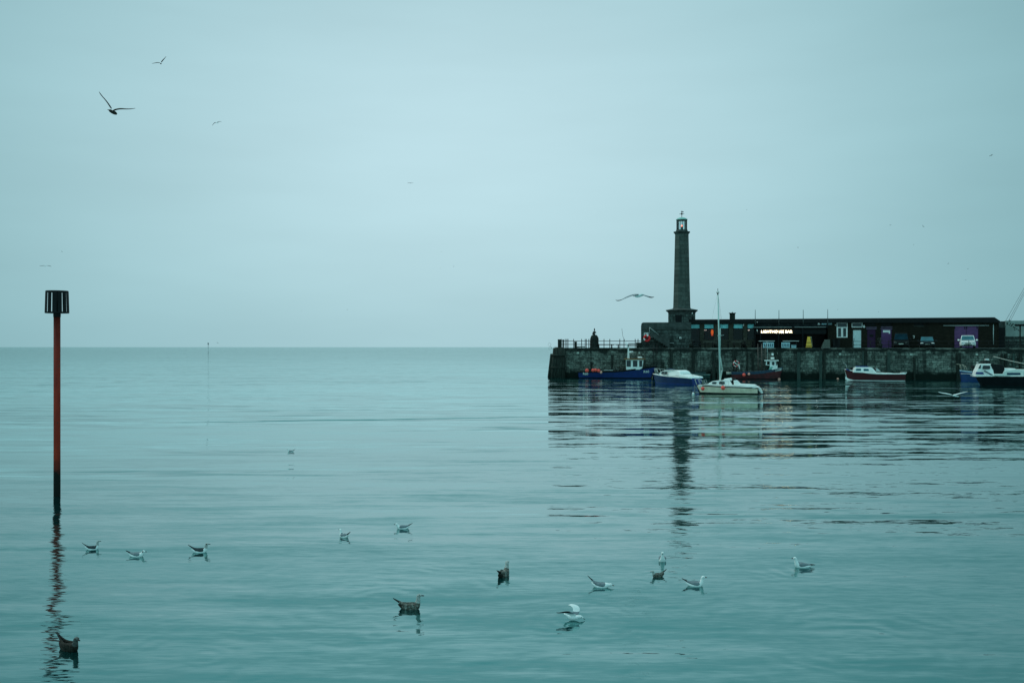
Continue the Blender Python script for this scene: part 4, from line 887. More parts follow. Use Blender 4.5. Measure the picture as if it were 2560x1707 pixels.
for q in range(26): x = random.uniform(bx(1538), bx(1612)); z = random.uniform(bz(892), bz(880)) if x > bx(1580) else random.uniform(1.0, 1.7); mb.tube((x, random.uniform(-.6, .6), z - .35), (x + random.uniform(-.4, .4), random.uniform(-.6, .6), z + .25), .025)
mb.torus((bx(1546), -.5, 1.3), .28, .05, 'y', 12, 5); mb.box(bx(1532), bx(1548), -.5, .5, .9, 1.25); mb.box(bx(1512), bx(1530), -.8, .3, .85, 1.03); mb.build('deck_gear', gearm, b1.t)
MB().box(bx(1512), bx(1534), -1.0, -.6, .93, 1.0).build('grey_boards', galv, b1.t)
mb = MB(); mb.tube((bx(1627), 0, 1.4), (bx(1627), 0, 1.75), .04); mb.path([(bx(1610), -.9, 1.5), (bx(1630), 0, 1.72)], .02); mb.build('bow_fitting', iron, b1.t)
lm = mat('hull_lettering', (.78, .80, .76), .5, .05)
cvt = lambda p: Vector((p.x, b1.near(p.x, p.z, .02).y - (.012 if p.y < 0 else 0), p.z))
text('registration', 'R60', 8.6 * k, lm, b1.t, (bx(1616), 0, bz(928.6)), .004, lambda p: cvt(Vector((p.x, p.y, p.z + (p.x - bx(1616)) * .06))), bold=.004)
text('registration', 'R60', 8.2 * k, lm, b1.t, (bx(1466.5), 0, bz(934)), .004, lambda p: cvt(Vector((p.x, p.y, p.z - (p.x - bx(1466.5)) * .05))), bold=.008)
for px, py, r, m, lab in [(1467.5, 926, 4.6, orange, 'orange buoy over the left registration number of the blue fishing boat'), (1482.5, 925.5, 4, orange, 'leftmost of three orange buoys bunched on the blue fishing boat'), (1489, 925, 4, orange, 'middle one of three orange buoys bunched on the blue fishing boat'), (1496.5, 926.5, 4, orange, 'rightmost of three orange buoys bunched on the blue fishing boat'), (1502.5, 930.5, 3.3, pink, 'pale pink buoy right of the orange buoys on the blue fishing boat')]:
    fender('fender_buoy', lab, px, py, Dw - 1.75, r, m)
# 2 blue-white cabin cruiser
b2 = Boat('cabin_cruiser', 'small cruiser with blue hull and rounded white cabin beside the sailboat', wp(1742, 97.5), wp(1641, 102.3), 1.75, .98, .80, .66, [navy, navy, mat('cruiser_blue', (.009, .022, .09), .3, .2, 2), white_b], rake=.55, rail=.07, deckm=white_b)
b2.near_sign = 1 if math.cos(b2.rz) < 0 else -1
L2 = b2.L; f2 = lambda px: ((1691 - px) / 106) * L2      # +x toward bow (left)
k2 = 100 / F; g2 = lambda py: (960.0 - py) * k2
cb = b2.cabin([(f2(1650), .86), (f2(1656), 1.08), (f2(1666), 1.3), (f2(1675), 1.38), (f2(1706), 1.40), (f2(1713), 1.28), (f2(1717), .95), (f2(1722), .8)], .80, .62, .85, 1.4, white_b, taper=lambda x: 1 if x < f2(1670) else max(.35, 1 - (x - f2(1670)) / L2 * 2.2))
b2.window(rrect(f2(1673), f2(1664.5), .97, 1.22, .05), glassd, cb); b2.window(rrect(f2(1681), f2(1674.5), .97, 1.22, .05), glassd, cb); b2.window([(f2(1656), .96), (f2(1650.5), .96), (f2(1655), 1.14)], glassd, cb)
b2.cabin([(f2(1716), .70), (f2(1716), .98), (f2(1728), .90), (f2(1742), .80), (f2(1744), .66)], .92, .88, .7, .95, white_b, 'cockpit_coaming')
mb = MB(); zz_ = 1.45
for s in (-1, 1):
    mb.path([(f2(1655), s * .55, .92), (f2(1650), s * .5, 1.42), (f2(1636), s * .12, 1.50)], .018); mb.path([(f2(1640), s * .2, .95), (f2(1634), s * .1, 1.50)], .018); mb.path([(f2(1646), s * .35, .94), (f2(1641), s * .28, 1.47)], .018)
mb.path([(f2(1636), -.12, 1.5), (f2(1636), .12, 1.5)], .018); mb.build('pulpit_rail', galv, b2.t)
MB().prism([(f2(1668), 1.47), (f2(1672), 1.53), (f2(1684), 1.46), (f2(1684), 1.42)], -.25, .25).build('hatch', slate, b2.t)
mb = MB()
mb.tube((f2(1716), .3, 1.05), (f2(1736), .2, 1.08), .02); mb.tube((f2(1734), .2, 1.05), (f2(1745), .1, .6), .02); mb.build('boom', galv, b2.t)
# 3 sailboat
b3 = Boat('sailboat', 'small cream sailboat with tall bare mast moored in front of the other boats', wp(1896, 78.4), wp(1752, 80.0), 2.0, .68, .60, .52, [darkfoul, darkfoul, cream, black], rake=.36, rail=.085, rows=(.03, .09), deckm=white_b, stern=.7)
b3.near_sign = 1
k3 = 79.2 / F; f3 = lambda px: (1824 - px) * k3; g3 = lambda py: (984.5 - py) * k3
b3.cabin([(f3(1746), .64), (f3(1772), .74), (f3(1840), .72), (f3(1890), .62), (f3(1896), .55), (f3(1890), .5), (f3(1750), .55)], .82, .78, .55, .75, white_b, 'deck_moulding', taper=lambda x: 1 if x < f3(1790) else max(.12, 1 - (x - f3(1790)) * .52))
cb = b3.cabin([(f3(1771), .70), (f3(1776), .84), (f3(1784), .98), (f3(1812), 1.10), (f3(1826), 1.12), (f3(1834), .70)], .62, .5, .7, 1.12, white_b, taper=lambda x: 1 if x < f3(1800) else max(.5, 1 - (x - f3(1800)) * .35))
b3.window(rrect(f3(1795), f3(1782.5), .79, .93, .06, 0, -.06), glassd, cb); b3.window(rrect(f3(1815.5), f3(1800.5), .77, .97, .07, 0, -.05), glassd, cb)
b3.cabin([(f3(1811), 1.10), (f3(1813), 1.19), (f3(1828), 1.26), (f3(1833), 1.10), (f3(1832), 1.05)], .34, .30, 1.1, 1.25, white_b, 'companion_hatch')
b3.cabin([(f3(1830), .80), (f3(1831), 1.2), (f3(1838), 1.22), (f3(1842), .75)], .30, .28, .8, 1.2, black, 'companionway')
b3.cabin([(f3(1838), .72), (f3(1836.5), 1.08), (f3(1842), 1.06), (f3(1850), .80), (f3(1884), .76), (f3(1890), .68), (f3(1886), .60)], .56, .52, .65, 1.0, white_b, 'cockpit_coaming')
b3.cabin([(f3(1888), .60), (f3(1900), .50), (f3(1906), .10), (f3(1903), .04), (f3(1896), .3), (f3(1890), .5)], .22, .2, .1, .5, white_b, 'rudder')
mb = MB(); xm = f3(1801); xt = f3(1795.5); zmt = g3(727.5); mb.tube((xm, 0, 1.05), (xt, 0, zmt), .062, .05, 10); mo = mb.build('mast', mastm, b3.t)
mb = MB(); zs = g3(839); xs_ = xm + (xt - xm) * (zs - 1.05) / (zmt - 1.05); mb.tube((xs_, -.55, zs), (xs_, .55, zs), .02); mb.tube((xs_ + .1, .0, zs - .04), (f3(1811), .1, zs + .02), .018); mb.build('spreader', galv, mo)
mb = MB(); mb.tube((xt - .12, 0, zmt - .12), (xt + .12, 0, zmt - .12), .03); mb.tube((xt, 0, zmt), (xt, 0, zmt + .2), .02); mb.box(xt - .05, xt + .05, -.05, .05, zmt - .3, zmt - .15); mb.build('masthead', iron, mo)
mb = MB()
for a in [(f3(1745), 0, .68), (f3(1826), -.75, .65), (f3(1826), .75, .65), (f3(1815), .4, .9)]: mb.tube((xt, 0, zmt - .1), a, .004, .004, 4)
mb.build('stays', iron, b3.t)
mb = MB(); mb.path([(xm, -.1, 5.2), (xm + .02, -.16, 3.0), (xm - .15, -.14, 1.9), (xm - .02, 0, 1.1)], .05, 6); mb.build('furled_sail', mat('sail_cloth', (.42, .52, .48), .8), b3.t)
mb = MB()
for s in (-1, 1):
    for px in (1743, 1752, 1768): mb.tube((f3(px), s * .3 * (px - 1738) / 20, .66), (f3(px - 5), s * .28 * (px - 1738) / 20, 1.12), .012)
    mb.path([(f3(1738), 0.02 * s, 1.14), (f3(1750), s * .2, 1.14), (f3(1765), s * .42, .75)], .012)
mb.build('pulpit_rail', galv, b3.t)
mb = MB(); mb.tube((f3(1774), .25, .75), (f3(1788), .2, 2.6), .012); mb.tube((f3(1818), .3, 1.1), (f3(1817), .3, 2.4), .01); mb.tube((f3(1809), .63, .62), (f3(1809), .6, 1.2), .015); mb.build('poles', iron, b3.t)
fender('fender_buoy', 'orange buoy hanging near the bow of the cream sailboat', 1757, 971.5, 78.9, 4.6, orange); fender('fender_buoy', 'larger orange buoy hanging amidships on the cream sailboat', 1807.5, 969.5, 78.1, 5.2, orange)
# 4 red fishing boat by wall
D4 = 116.2
b4 = Boat('fishing_boat', 'dark red and slate fishing boat with white wheelhouse tied to the wall', wp(1830, D4 + .8), wp(1949, D4 - .6), 2.5, 1.36, .86, .80, [blackhull, maroon, maroon, slate], rake=.35, rail=.30, rows=(.05, .12), stern=.9)
b4.near_sign = -1; k4 = D4 / F; f4 = lambda px: (px - 1889.5) * k4; g4 = lambda py: (945.5 - py) * k4
b4.rubrail(slate, .04)
cb = b4.cabin([(f4(1924), 1.0), (f4(1923.5), g4(901)), (f4(1939.5), g4(901)), (f4(1942.5), g4(914)), (f4(1942), 1.2)], .75, .7, 1.0, 2.1, white, 'wheelhouse')
b4.window(rrect(f4(1929), f4(1935.2), g4(911), g4(902.5), .1), glassd, cb); b4.window([(f4(1938.5), g4(911.5)), (f4(1941), g4(911.5)), (f4(1940.2), g4(903)), (f4(1938.2), g4(903))], glassd, cb)
MB().box(f4(1911), f4(1945), -.85, .85, g4(900.8), g4(898.6)).build('wheelhouse_roof', white, b4.t)
mb = MB(); mb.prism([(f4(1914), g4(911)), (f4(1915), g4(900.8)), (f4(1917), g4(900.8)), (f4(1917), g4(911)), ], -.7, .7); mb.box(f4(1917), f4(1923), -.7, .7, g4(911.5), g4(910)); mb.build('rear_screen', white, b4.t)
MB().prism([(f4(1921), g4(922)), (f4(1924), g4(915)), (f4(1932), g4(915)), (f4(1928), g4(922))], -.75, .75).build('engine_casing', mat('pale_green', (.20, .42, .36), .6), b4.t)
MB().box(f4(1926), f4(1934.5), -.3, .3, g4(896), g4(891.5)).build('radar', white, b4.t)
MB().tube((f4(1918.5), 0, g4(900)), (f4(1917), 0, g4(850)), .04, .02).build('aerial', galv, b4.t)
mb = MB()
for q in range(14): x = f4(random.uniform(1911, 1922)); z = g4(random.uniform(898, 874)); mb.tube((x, -.1, z), (x + .25, .1, z + random.uniform(-.05, .08)), .03)
mb.build('rigging_lamps', gearm, b4.t)
mb = MB(); mb.box(f4(1928), f4(1933), -.32, -.28, g4(887), g4(881.5)); mb.build('square_plate', white, b4.t)
mb = MB()
for px in (1896.5, 1906): mb.tube((f4(px), .5, .9), (f4(px - 2), .5, g4(858)), .035)
mb.build('gantry_poles', mat('rusty_pole', (.13, .10, .09), .8), b4.t)
mb = MB(); mb.tube((f4(1818), -.2, g4(931.5)), (f4(1833), -.2, g4(932.5)), .17, .15, 10); mb.build('net_drum', mat('pale_roll', (.45, .44, .38), .8), b4.t)
mb = MB()
for q in range(18): x = f4(random.uniform(1822, 1848)); mb.tube((x, random.uniform(-.5, .5), .85), (x + random.uniform(-.3, .3), random.uniform(-.5, .5), random.uniform(1.1, 1.5)), .03)
mb.torus((f4(1846), 0, 1.0), .25, .06, 'y', 12, 5); mb.build('deck_gear', gearm, b4.t)
pl = MB(); k_ = 1
P4 = [b4.near(f4(px), z, .03) for px, z in [(1937.5, g4(927)), (1951, g4(924.5)), (1952, g4(917)), (1937, g4(918.5))]]
pl.add(P4 + [p + Vector((0, .05, 0)) for p in P4], [(0, 1, 2, 3), (7, 6, 5, 4), (0, 4, 5, 1), (1, 5, 6, 2), (2, 6, 7, 3), (3, 7, 4, 0)]); po = pl.build('registration_board', white, b4.t)
text('registration', 'R521', 6.2 * k4, slate, b4.t, (f4(1944.5), 0, g4(925)), .004, lambda p: Vector((p.x, b4.near(p.x, min(p.z, 1.3), .05).y, p.z + (p.x - f4(1944.5)) * .17)), bold=.008)
fender('fender_buoy', 'orange buoy low on the dark red fishing boat', 1860, 937, D4 - 1.45, 4.2, orange); fender('fender_buoy', 'small pink buoy right of the orange one on the dark red fishing boat', 1872.5, 935, D4 - 1.5, 3, pink)
lr = thing('lifebuoy', 'white and red ring with pale diagonal bar above the stern of the dark red boat', 'lifebuoy', at(1840.5, 909, D4 - .2), 0)
MB().torus((0, 0, 0), .32, .055, n=24, mf=lambda j, i, c: 1 if j % 6 < 2 else 0).build('ring', [mat('pinkish_white', (.75, .55, .52), .5), redm], lr)
mb = MB(); mb.tube((-.24, 0, .16), (.2, 0, -.16), .05); mb.build('diagonal_bar', white, lr)
mb = MB(); mb.tube((.3, 0, -.1), (.42, 0, -.65), .05, .06); mb.build('float_line', white, lr); MB().tube((0, .1, -.3), (0, .1, -1.3), .035).build('stand', iron, lr)
# small dinghy behind
D5 = 117.4
b5 = Boat('dinghy', 'low dark green open dinghy against the wall behind the blue cruiser', wp(1775, D5 - .3), wp(1716, D5 + .3), 1.4, .62, .50, .48, [darkfoul, mat('dinghy_green', (.02, .05, .045), .6, .4), MATS['dinghy_green'], slate], rake=.3, rail=.05)
b5.near_sign = 1; b5.rubrail(mat('dinghy_rail', (.12, .22, .20), .6), .04); 
MB().box(-.9, .9, -.5, .5, .5, .78).build('cover', mat('boat_cover', (.03, .055, .055), .8, .5, 3), b5.t)
fender('fender_buoy', 'dull red buoy on the stones above the dark green dinghy', 1731, 924.5, 119.2, 3.6, mat('dull_red', (.42, .07, .04), .7))
# 5 red and white cabin boat
D6 = 109.9
b6 = Boat('cabin_boat', 'dark red cabin boat with white cabin and white rail lying below the purple doors', wp(2260, 109.3), wp(2119, 110.5), 2.2, 1.27, .80, .82, [white_b, dred, dred, white_b], rake=.33, rows=(.06, .075), rail=.075, deckm=white_b, stern=.85)
b6.near_sign = 1; k6 = D6 / F; f6 = lambda px: (2189.5 - px) * k6; g6 = lambda py: (950.8 - py) * k6
cb = b6.cabin([(f6(2133), .92), (f6(2139), g6(918.5)), (f6(2142), g6(917)), (f6(2177), g6(917.2)), (f6(2181), g6(920)), (f6(2189), g6(930)), (f6(2230), .84), (f6(2230), .75)], .82, .66, .8, 1.5, white_b)
b6.window(rrect(f6(2152.5), f6(2140), g6(926), g6(920.5), .05, 0, -.05), glasst, cb); b6.window(rrect(f6(2171.5), f6(2158.5), g6(926.5), g6(921), .05, .06, 0), glasst, cb)
MB().prism([(f6(2142), g6(917)), (f6(2144), g6(914.5)), (f6(2170), g6(914.8)), (f6(2172), g6(917))], -.5, .5).build('roof_hatch', navy, b6.t)
b6.cabin([(f6(2180), g6(919)), (f6(2187), g6(919.5)), (f6(2188), g6(928)), (f6(2183), g6(924))], .60, .58, .8, 1.4, black, 'cabin_opening')
b6.cabin([(f6(2188), g6(919.5)), (f6(2192), g6(919.5)), (f6(2200), g6(928)), (f6(2189), g6(928))], .62, .6, .8, 1.4, galv, 'windscreen')
b6.cabin([(f6(2112.5 + 5), 1.2), (f6(2120), 1.3), (f6(2133), 1.02), (f6(2133), .9)], .28, .3, .9, 1.3, navy, 'foredeck')
MB().path([(f6(2122), 0, 1.25), (f6(2119), 0, 1.75), (f6(2112), 0, 2.0)], .022).build('bow_rail', galv, b6.t)
MB().ball((f6(2132), 0, 1.32), .16).build('windlass', black, b6.t)
pb = [b6.near(f6(px), z, .015) for px, z in [(2117.5, .06), (2136, .06), (2125, .18), (2118, .42), (2116.5, .5)]]
MB().add(pb, [(0, 1, 2, 3, 4)]).build('bow_flash', white_b, b6.t)
mb = MB(); mb.tube((f6(2245), .7, .86), (f6(2261), .5, .90), .05); mb.build('tiller', white, b6.t)
# 6 blue boat behind
b7 = Boat('motor_boat', 'royal blue motor boat with curved bow rail half hidden behind the dark cruiser', wp(2500, 108.8), wp(2404, 109.8), 2.2, 1.18, .95, .85, [navy, mat('mid_blue', (.012, .045, .14), .35, .2, 2), MATS['mid_blue'], mat('pale_blue_rail', (.30, .48, .58), .5)], rake=.22, rail=.12, deckm=white_b)
b7.near_sign = 1; k7 = 109.4 / F; f7 = lambda px: (2452 - px) * k7; g7 = lambda py: (949.8 - py) * k7
mb = MB(); mb.path([b7.near(f7(px), .78, .02) for px in range(2406, 2460, 6)], .025); mb.build('white_stripe', white, b7.t)
mb = MB()
for s in (-1, 1): mb.path([(f7(2419), s * .7, 1.05), (f7(2415), s * .55, g7(913)), (f7(2409), s * .3, g7(909.8)), (f7(2396), s * .05, g7(908.3))], .022); mb.tube((f7(2407), s * .35, 1.1), (f7(2404), s * .2, g7(909)), .02)
mb.build('bow_rail', mat('rail_wood', (.36, .34, .27), .6), b7.t)
mb = MB(); mb.path([(f7(2436), 0, 1.1), (f7(2434), 0, 1.45)], .08); mb.ball((f7(2434), 0, 1.5), .22, .2, .16); mb.build('winch', iron, b7.t)
b7.cabin([(f7(2448), .9), (f7(2450), 1.25), (f7(2490), 1.25), (f7(2492), .9)], .6, .5, .9, 1.25, slate, 'low_cabin')
# 7 dark cruiser right
D8 = 96.0
b8 = Boat('motor_cruiser', 'black-hulled motor cruiser with white wheelhouse cut off by the right edge', wp(2690, 94.6), wp(2456, 96.3), 2.9, .92, 1.0, 1.05, [blackhull, blackhull, blackhull, white_b], rake=.7, rows=(.02, .05), rail=.09, deckm=white_b, stern=.85, fine=2.2)
b8.near_sign = 1; k8 = 95.6 / F; f8 = lambda px: (2571.5 - px) * k8; g8 = lambda py: (963.8 - py) * k8
b8.rubrail(black, .035, -.12)
cb = b8.cabin([(f8(2443), .85), (f8(2446), g8(928)), (f8(2449), g8(922)), (f8(2454), g8(909.5)), (f8(2479), g8(909)), (f8(2483), g8(920)), (f8(2486), .9)], .95, .72, .9, 2.1, white_b, 'wheelhouse', taper=lambda x: 1 if x < f8(2460) else max(.6, 1 - (x - f8(2460)) * .3))
b8.window(rrect(f8(2477), f8(2458.5), g8(922.5), g8(913.5), .08, 0, -.08), glassd, cb); b8.window([(f8(2455), g8(921)), (f8(2449.5), g8(921)), (f8(2454), g8(912.5)), (f8(2456), g8(912.5))], glassd, cb)
b8.window([(f8(2462), g8(935)), (f8(2443.5), g8(935)), (f8(2444.5), g8(930)), (f8(2460), g8(930))], navy, cb, name='blue_panel'); b8.window([(f8(2483), g8(937)), (f8(2478), g8(937)), (f8(2462), g8(927)), (f8(2464), g8(925.5))], slate, cb, name='blue_stripe')
b8.cabin([(f8(2478), g8(911)), (f8(2482), g8(909)), (f8(2507), g8(912)), (f8(2510), g8(921)), (f8(2506), g8(934)), (f8(2486), g8(934.5)), (f8(2484), g8(930))], .85, .8, .9, 2.0, black, 'canvas_canopy')
b8.cabin([(f8(2483), .95), (f8(2485), g8(934)), (f8(2505), g8(934)), (f8(2508), g8(927)), (f8(2530), g8(923)), (f8(2640), g8(924)), (f8(2650), 1.0)], 1.05, 1.0, .95, 1.6, mat('cruiser_cream', (.70, .72, .66), .4, .08), 'aft_coaming')
b8.cabin([(f8(2510), g8(928)), (f8(2510), g8(921)), (f8(2514), g8(920)), (f8(2535), g8(920.5)), (f8(2538), g8(924))], .8, .75, 1.4, 1.7, white_b, 'engine_box')
b8.wf = lambda x, z: 1.04; b8.window(rrect(f8(2545), f8(2514), g8(936.5), g8(931), .05), slate, cb, off=.03, name='locker_window')
mb = MB(); mb.box(f8(2478), f8(2470), -.2, .2, g8(900.5), g8(896.5)); mb.build('radar', white_b, b8.t); MB().tube((f8(2474), 0, g8(909)), (f8(2474), 0, g8(900.5)), .05).build('radar_post', iron, b8.t)
MB().tube((f8(2480), .1, g8(909)), (f8(2484), .1, g8(893)), .02).build('aerial', iron, b8.t)
MB().ball((f8(2452), 0, g8(906.5)), .12, .2, .06).build('horn', galv, b8.t); MB().box(f8(2478), f8(2462), -.5, .5, g8(906.5), g8(903.5)).build('roof_rack', black, b8.t)
mb = MB()
for px in (2553, 2557): mb.tube((f8(px), 1.07, 1.0), (f8(px), 1.0, g8(926)), .02)
mb.tube((f8(2436), 0, .95), (f8(2441), .2, .98), .05); mb.build('stanchions', galv, b8.t)
ml = thing('mooring_line', 'pale mooring rope sagging across the wall at the right edge', 'rope', at(2484, 891, 108))
a = Vector((0, 0, 0)); bpt = at(2640, 922, 97) - at(2484, 891, 108); MB().path([a + (bpt - a) * q / 8 + Vector((0, 0, -.5 * (q / 8) * (1 - q / 8))) for q in range(9)], .035).build('rope', mat('pale_rope', (.5, .52, .46), .8), ml)
ml = thing('mooring_line', 'dark mooring rope dropping from the bow of the blue cruiser into the water', 'rope', at(1631, 940, 101.5)); MB().path([(0, 0, 0), (-.05, 0, -.5), (-.02, 0, -1.0)], .02).build('rope', rope, ml)
ml = thing('mooring_line', 'dark mooring rope dropping from the bow of the cream sailboat into the water', 'rope', at(1737, 962.5, 80)); MB().path([(0, 0, 0), (.0, 0, -.75)], .02).build('rope', rope, ml)
# floats on the water
def wfloat(label, px, py, r, m, sx=1.):
    p = water_pt(px, py); t = thing('mooring_float', label, 'float', (p.x, p.y, .03), .4, 'mooring floats on the water'); MB().ball((0, 0, 0), r * sx, r, r, 12, 8).build('float', m, t); MB().torus((r * sx * .9, 0, r * .6), r * .3, r * .1, 'y', 10, 5).build('eye', iron, t)
wfloat('white float on the water at the bow of the cream sailboat', 1733, 985, .10, white)
wfloat('pale pink float on the water left of the red cabin boat', 2094.5, 947.5, .13, pink)
wfloat('elongated white float on the water right of the red cabin boat', 2283.5, 947, .10, white, 2.2)
wfloat('yellow float on the water at the stern of the blue fishing boat', 1447, 943.5, .10, yellow, 1.8)
wfloat('small white float between the cream sailboat and the dark red fishing boat', 1872, 946, .09, white)
wfloat('small pale float below the bow of the dark red fishing boat', 1948, 947.5, .09, pink, 2.)

# ------------------------------------------------------------------ beacons
p = water_pt(142.5, 1240); D = p.y; k = D / F; hz = lambda py: CAMZ - (py - HY) * k
bc = thing('channel_beacon', 'tall rusty red channel marker post topped by a black slatted cage', 'beacon', p)
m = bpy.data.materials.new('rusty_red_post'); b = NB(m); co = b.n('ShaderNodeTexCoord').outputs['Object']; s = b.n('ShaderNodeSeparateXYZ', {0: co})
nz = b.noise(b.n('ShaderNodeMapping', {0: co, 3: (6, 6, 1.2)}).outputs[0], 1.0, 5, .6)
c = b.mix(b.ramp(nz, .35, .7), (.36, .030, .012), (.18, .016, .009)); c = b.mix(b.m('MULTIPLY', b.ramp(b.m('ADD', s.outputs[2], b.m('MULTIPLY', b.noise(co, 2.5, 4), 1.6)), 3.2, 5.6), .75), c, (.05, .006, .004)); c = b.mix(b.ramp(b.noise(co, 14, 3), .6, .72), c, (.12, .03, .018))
zt = b.m('ADD', s.outputs[2], b.m('MULTIPLY', b.m('SUBTRACT', b.noise(co, 5, 4), .5), .55)); c = b.mix(b.ramp(zt, 1.02, .55), c, (.006, .007, .006))
pr = b.n('ShaderNodeBsdfPrincipled', {'Base Color': c, 'Roughness': .75, 'Specular IOR Level': .2}); b.t.links.new(pr.outputs[0], b.out.inputs[0])
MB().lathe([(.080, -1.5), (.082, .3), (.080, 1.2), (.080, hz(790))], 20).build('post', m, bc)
MB().lathe([(.085, hz(793)), (.088, hz(788)), (.088, hz(729))], 20).build('sleeve', black, bc)
rb, rt = 27.8 * k, 26.2 * k
cg = MB()
for z, r in [(hz(729), rt), (hz(781.5), rb)]:
    cg.rings([[((r + dr) * math.cos(a), (r + dr) * math.sin(a), z + dz) for a in [2 * math.pi * i / 32 for i in range(32)]] for dr, dz in [(0, -.015), (0, .02), (-.02, .02), (-.02, -.015), (0, -.015)]], cap=False, sm=False)
    for i in range(3):
        a = math.pi * i / 3; cg.tube((-r * math.cos(a), -r * math.sin(a), z), (r * math.cos(a), r * math.sin(a), z), .015)
cg.build('cage_ring', black, bc)
for i in range(14):
    a = 2 * math.pi * i / 14; tx, ty = -math.sin(a), math.cos(a); wsl = .046; mb = MB(); v = []
    for r, z in [(rb + .004, hz(782)), (rt + .004, hz(728.5))]:
        for sgn_ in (-1, 1): v.append((r * math.cos(a) + sgn_ * wsl * tx, r * math.sin(a) + sgn_ * wsl * ty, z))
    v2 = [(x * .97, y * .97, z) for x, y, z in v]
    mb.add(v + v2, [(0, 1, 3, 2), (4, 6, 7, 5), (0, 2, 6, 4), (1, 5, 7, 3), (2, 3, 7, 6), (0, 4, 5, 1)]); mb.build('slat', black, bc)
p = water_pt(520.5, 887.5); D = p.y; k = D / F; hz = lambda py: CAMZ - (py - HY) * k
b2_ = thing('distant_beacon', 'tiny distant marker post with an inverted cone standing on the horizon', 'beacon', p)
MB().lathe([(.45 * k, -1), (.45 * k, hz(877.5))], 8).build('post', mat('hazed_post', (.10, .15, .16), .8), b2_); MB().lathe([(.4 * k, hz(877.5) + .002), (.4 * k, hz(871.5))], 8).build('white_band', mat('far_band', (.45, .55, .55), .7), b2_); MB().lathe([(.4 * k, hz(871.5) + .002), (.4 * k, hz(861))], 8).build('upper_post', MATS['hazed_post'], b2_)  # distance haze is mixed into the pale post colour
MB().lathe([(.6 * k, hz(862.5)), (1.9 * k, hz(857.5)), (1.9 * k, hz(857))], 8).build('inverted_cone', MATS['hazed_post'], b2_)

# ------------------------------------------------------------------ gulls on the water (local +x forward, unit = bird of .42 m)
SPEC = {'adult': (f_white, wing_g, f_black, f_white, bill_r), 'winter': (f_white, wing_g, f_black, f_white, bill_d), 'young': (f_brown, f_brown, f_dark, f_pale, bill_d), 'dark': (f_dark, f_dark, f_black, mat('feather_sooty', (.07, .07, .065), .75, .5, 50), bill_d), 'smoke': (f_white, f_smoke, f_black, f_pale, bill_d)}
def swim_gull(label, px, py, length_px, rz, kind='adult', neck='up', tail=.05, s=None, earspot=False, lift=0.):
    p = water_pt(px, py); body, wing, tip, headm, bill = SPEC[kind]
    s = s or length_px * p.y / F / .42 / max(.45, abs(math.cos(rz)))
    t = thing('gull', label, 'gull', (p.x, p.y, lift - .014 * (s or 1)), rz, 'gulls swimming on the calm water'); t.scale = (s, s, s)
    nk = {'up': (.135, .185), 'tall': (.125, .21), 'low': (.145, .125), 'dip': (.17, .07), 'mid': (.14, .155)}[neck]; hx, hz_ = nk
    pts = [(-.175, .055 + tail * .6, .012, .008), (-.15, .05 + tail * .4, .03, .016), (-.11, .035 + tail * .15, .045, .034), (-.06, .025, .060, .052), (0, .024, .068, .062), (.06, .032, .064, .064), (.10, .055, .05, .056),
           (.118 + (hx - .135) * .4, .055 + (hz_ - .055) * .35, .034, .036), (.118 + (hx - .118) * .7, .055 + (hz_ - .055) * .70, .0245, .026), (hx - .008, hz_ - .008, .027, .029), (hx + .01, hz_, .028, .028), (hx + .03, hz_ - .002, .020, .020), (hx + .044, hz_ - .006, .008, .008)]
    def mf(j, i, c):
        if j >= 7: return 3 if not (earspot and abs(c.x - (hx - .004)) < .012 and abs(c.z - hz_ + .004) < .014 and abs(c.y) > .014) else 2
        if j <= 1 and kind in ('young', 'dark'): return 2
        if c.z > .055 and -.12 < c.x < .085: return 1
        return 0
    mb = MB(); loft_xz(mb, pts, 16, 0, mf)
    # folded wings, part of the same body mesh
    for sg in (-1, 1):
        wpts = [(.085, .060, .045, .010, .026), (.05, .062, .056, .016, .040), (-.02, .058, .046, .024, .040), (-.09, .064 + tail * .25, .026, .018, .024), (-.15, .076 + tail * .7, .011, .011, .014), (-.205, .090 + tail * 1.15, .007, .006, .009), (-.25, .101 + tail * 1.6, .009, .002, .003)]
        rs = []
        for x, z, yo, th, hh in wpts: rs.append([(x, sg * yo + th * math.cos(q), z + hh * math.sin(q)) for q in [2 * math.pi * q / 10 for q in range(10)]])
        mb.rings(rs, 1, True, lambda j, i, c: 2 if j >= 4 else 1)
    o = mb.build('body', [body, wing, tip, headm], t); o.modifiers.new('sub', 'SUBSURF').levels = 1; o.modifiers[0].render_levels = 1
    dn = .35 if neck == 'dip' else .06
    mb = MB(); mb.rings([[(hx + .036 + xx_, rr_ * .8 * math.cos(q), hz_ - .004 - xx_ * dn + rr_ * math.sin(q)) for q in [2 * math.pi * q / 8 for q in range(8)]] for xx_, rr_ in [(0, .0085), (.018, .0075), (.034, .007), (.044, .003)]]); mb.build('bill', bill, t)
    for sg in (-1, 1): MB().ball((hx + .018, sg * .0225, hz_ + .006), .0048, .004, .0048, 8, 6).build('eye', eye_m, t)
    return t
swim_gull('pale gull with raised dark tail swimming just right of the red marker post', 231, 1373, 38, R(25), 'smoke', 'tall', .07)
swim_gull('white gull lying low with dark eye patch, second from left in the upper left group', 342, 1390.5, 50, R(-8), 'winter', 'low', .02, earspot=True)
swim_gull('small gull with dark-capped head and raised wing tips, third from the left', 500, 1380, 50, R(5), 'smoke', 'up', .05, earspot=True)
swim_gull('tiny far gull facing left alone in the open water above the others', 727, 1129.5, 20, R(172), 'winter', 'mid', .045)
swim_gull('small gull with neck stretched up facing left near the middle of the water', 860, 1342, 32, R(140), 'winter', 'up', .05)
swim_gull('white gull facing left and lying low, right of the other small white gulls', 1007, 1321, 42, R(180), 'winter', 'low', .035)
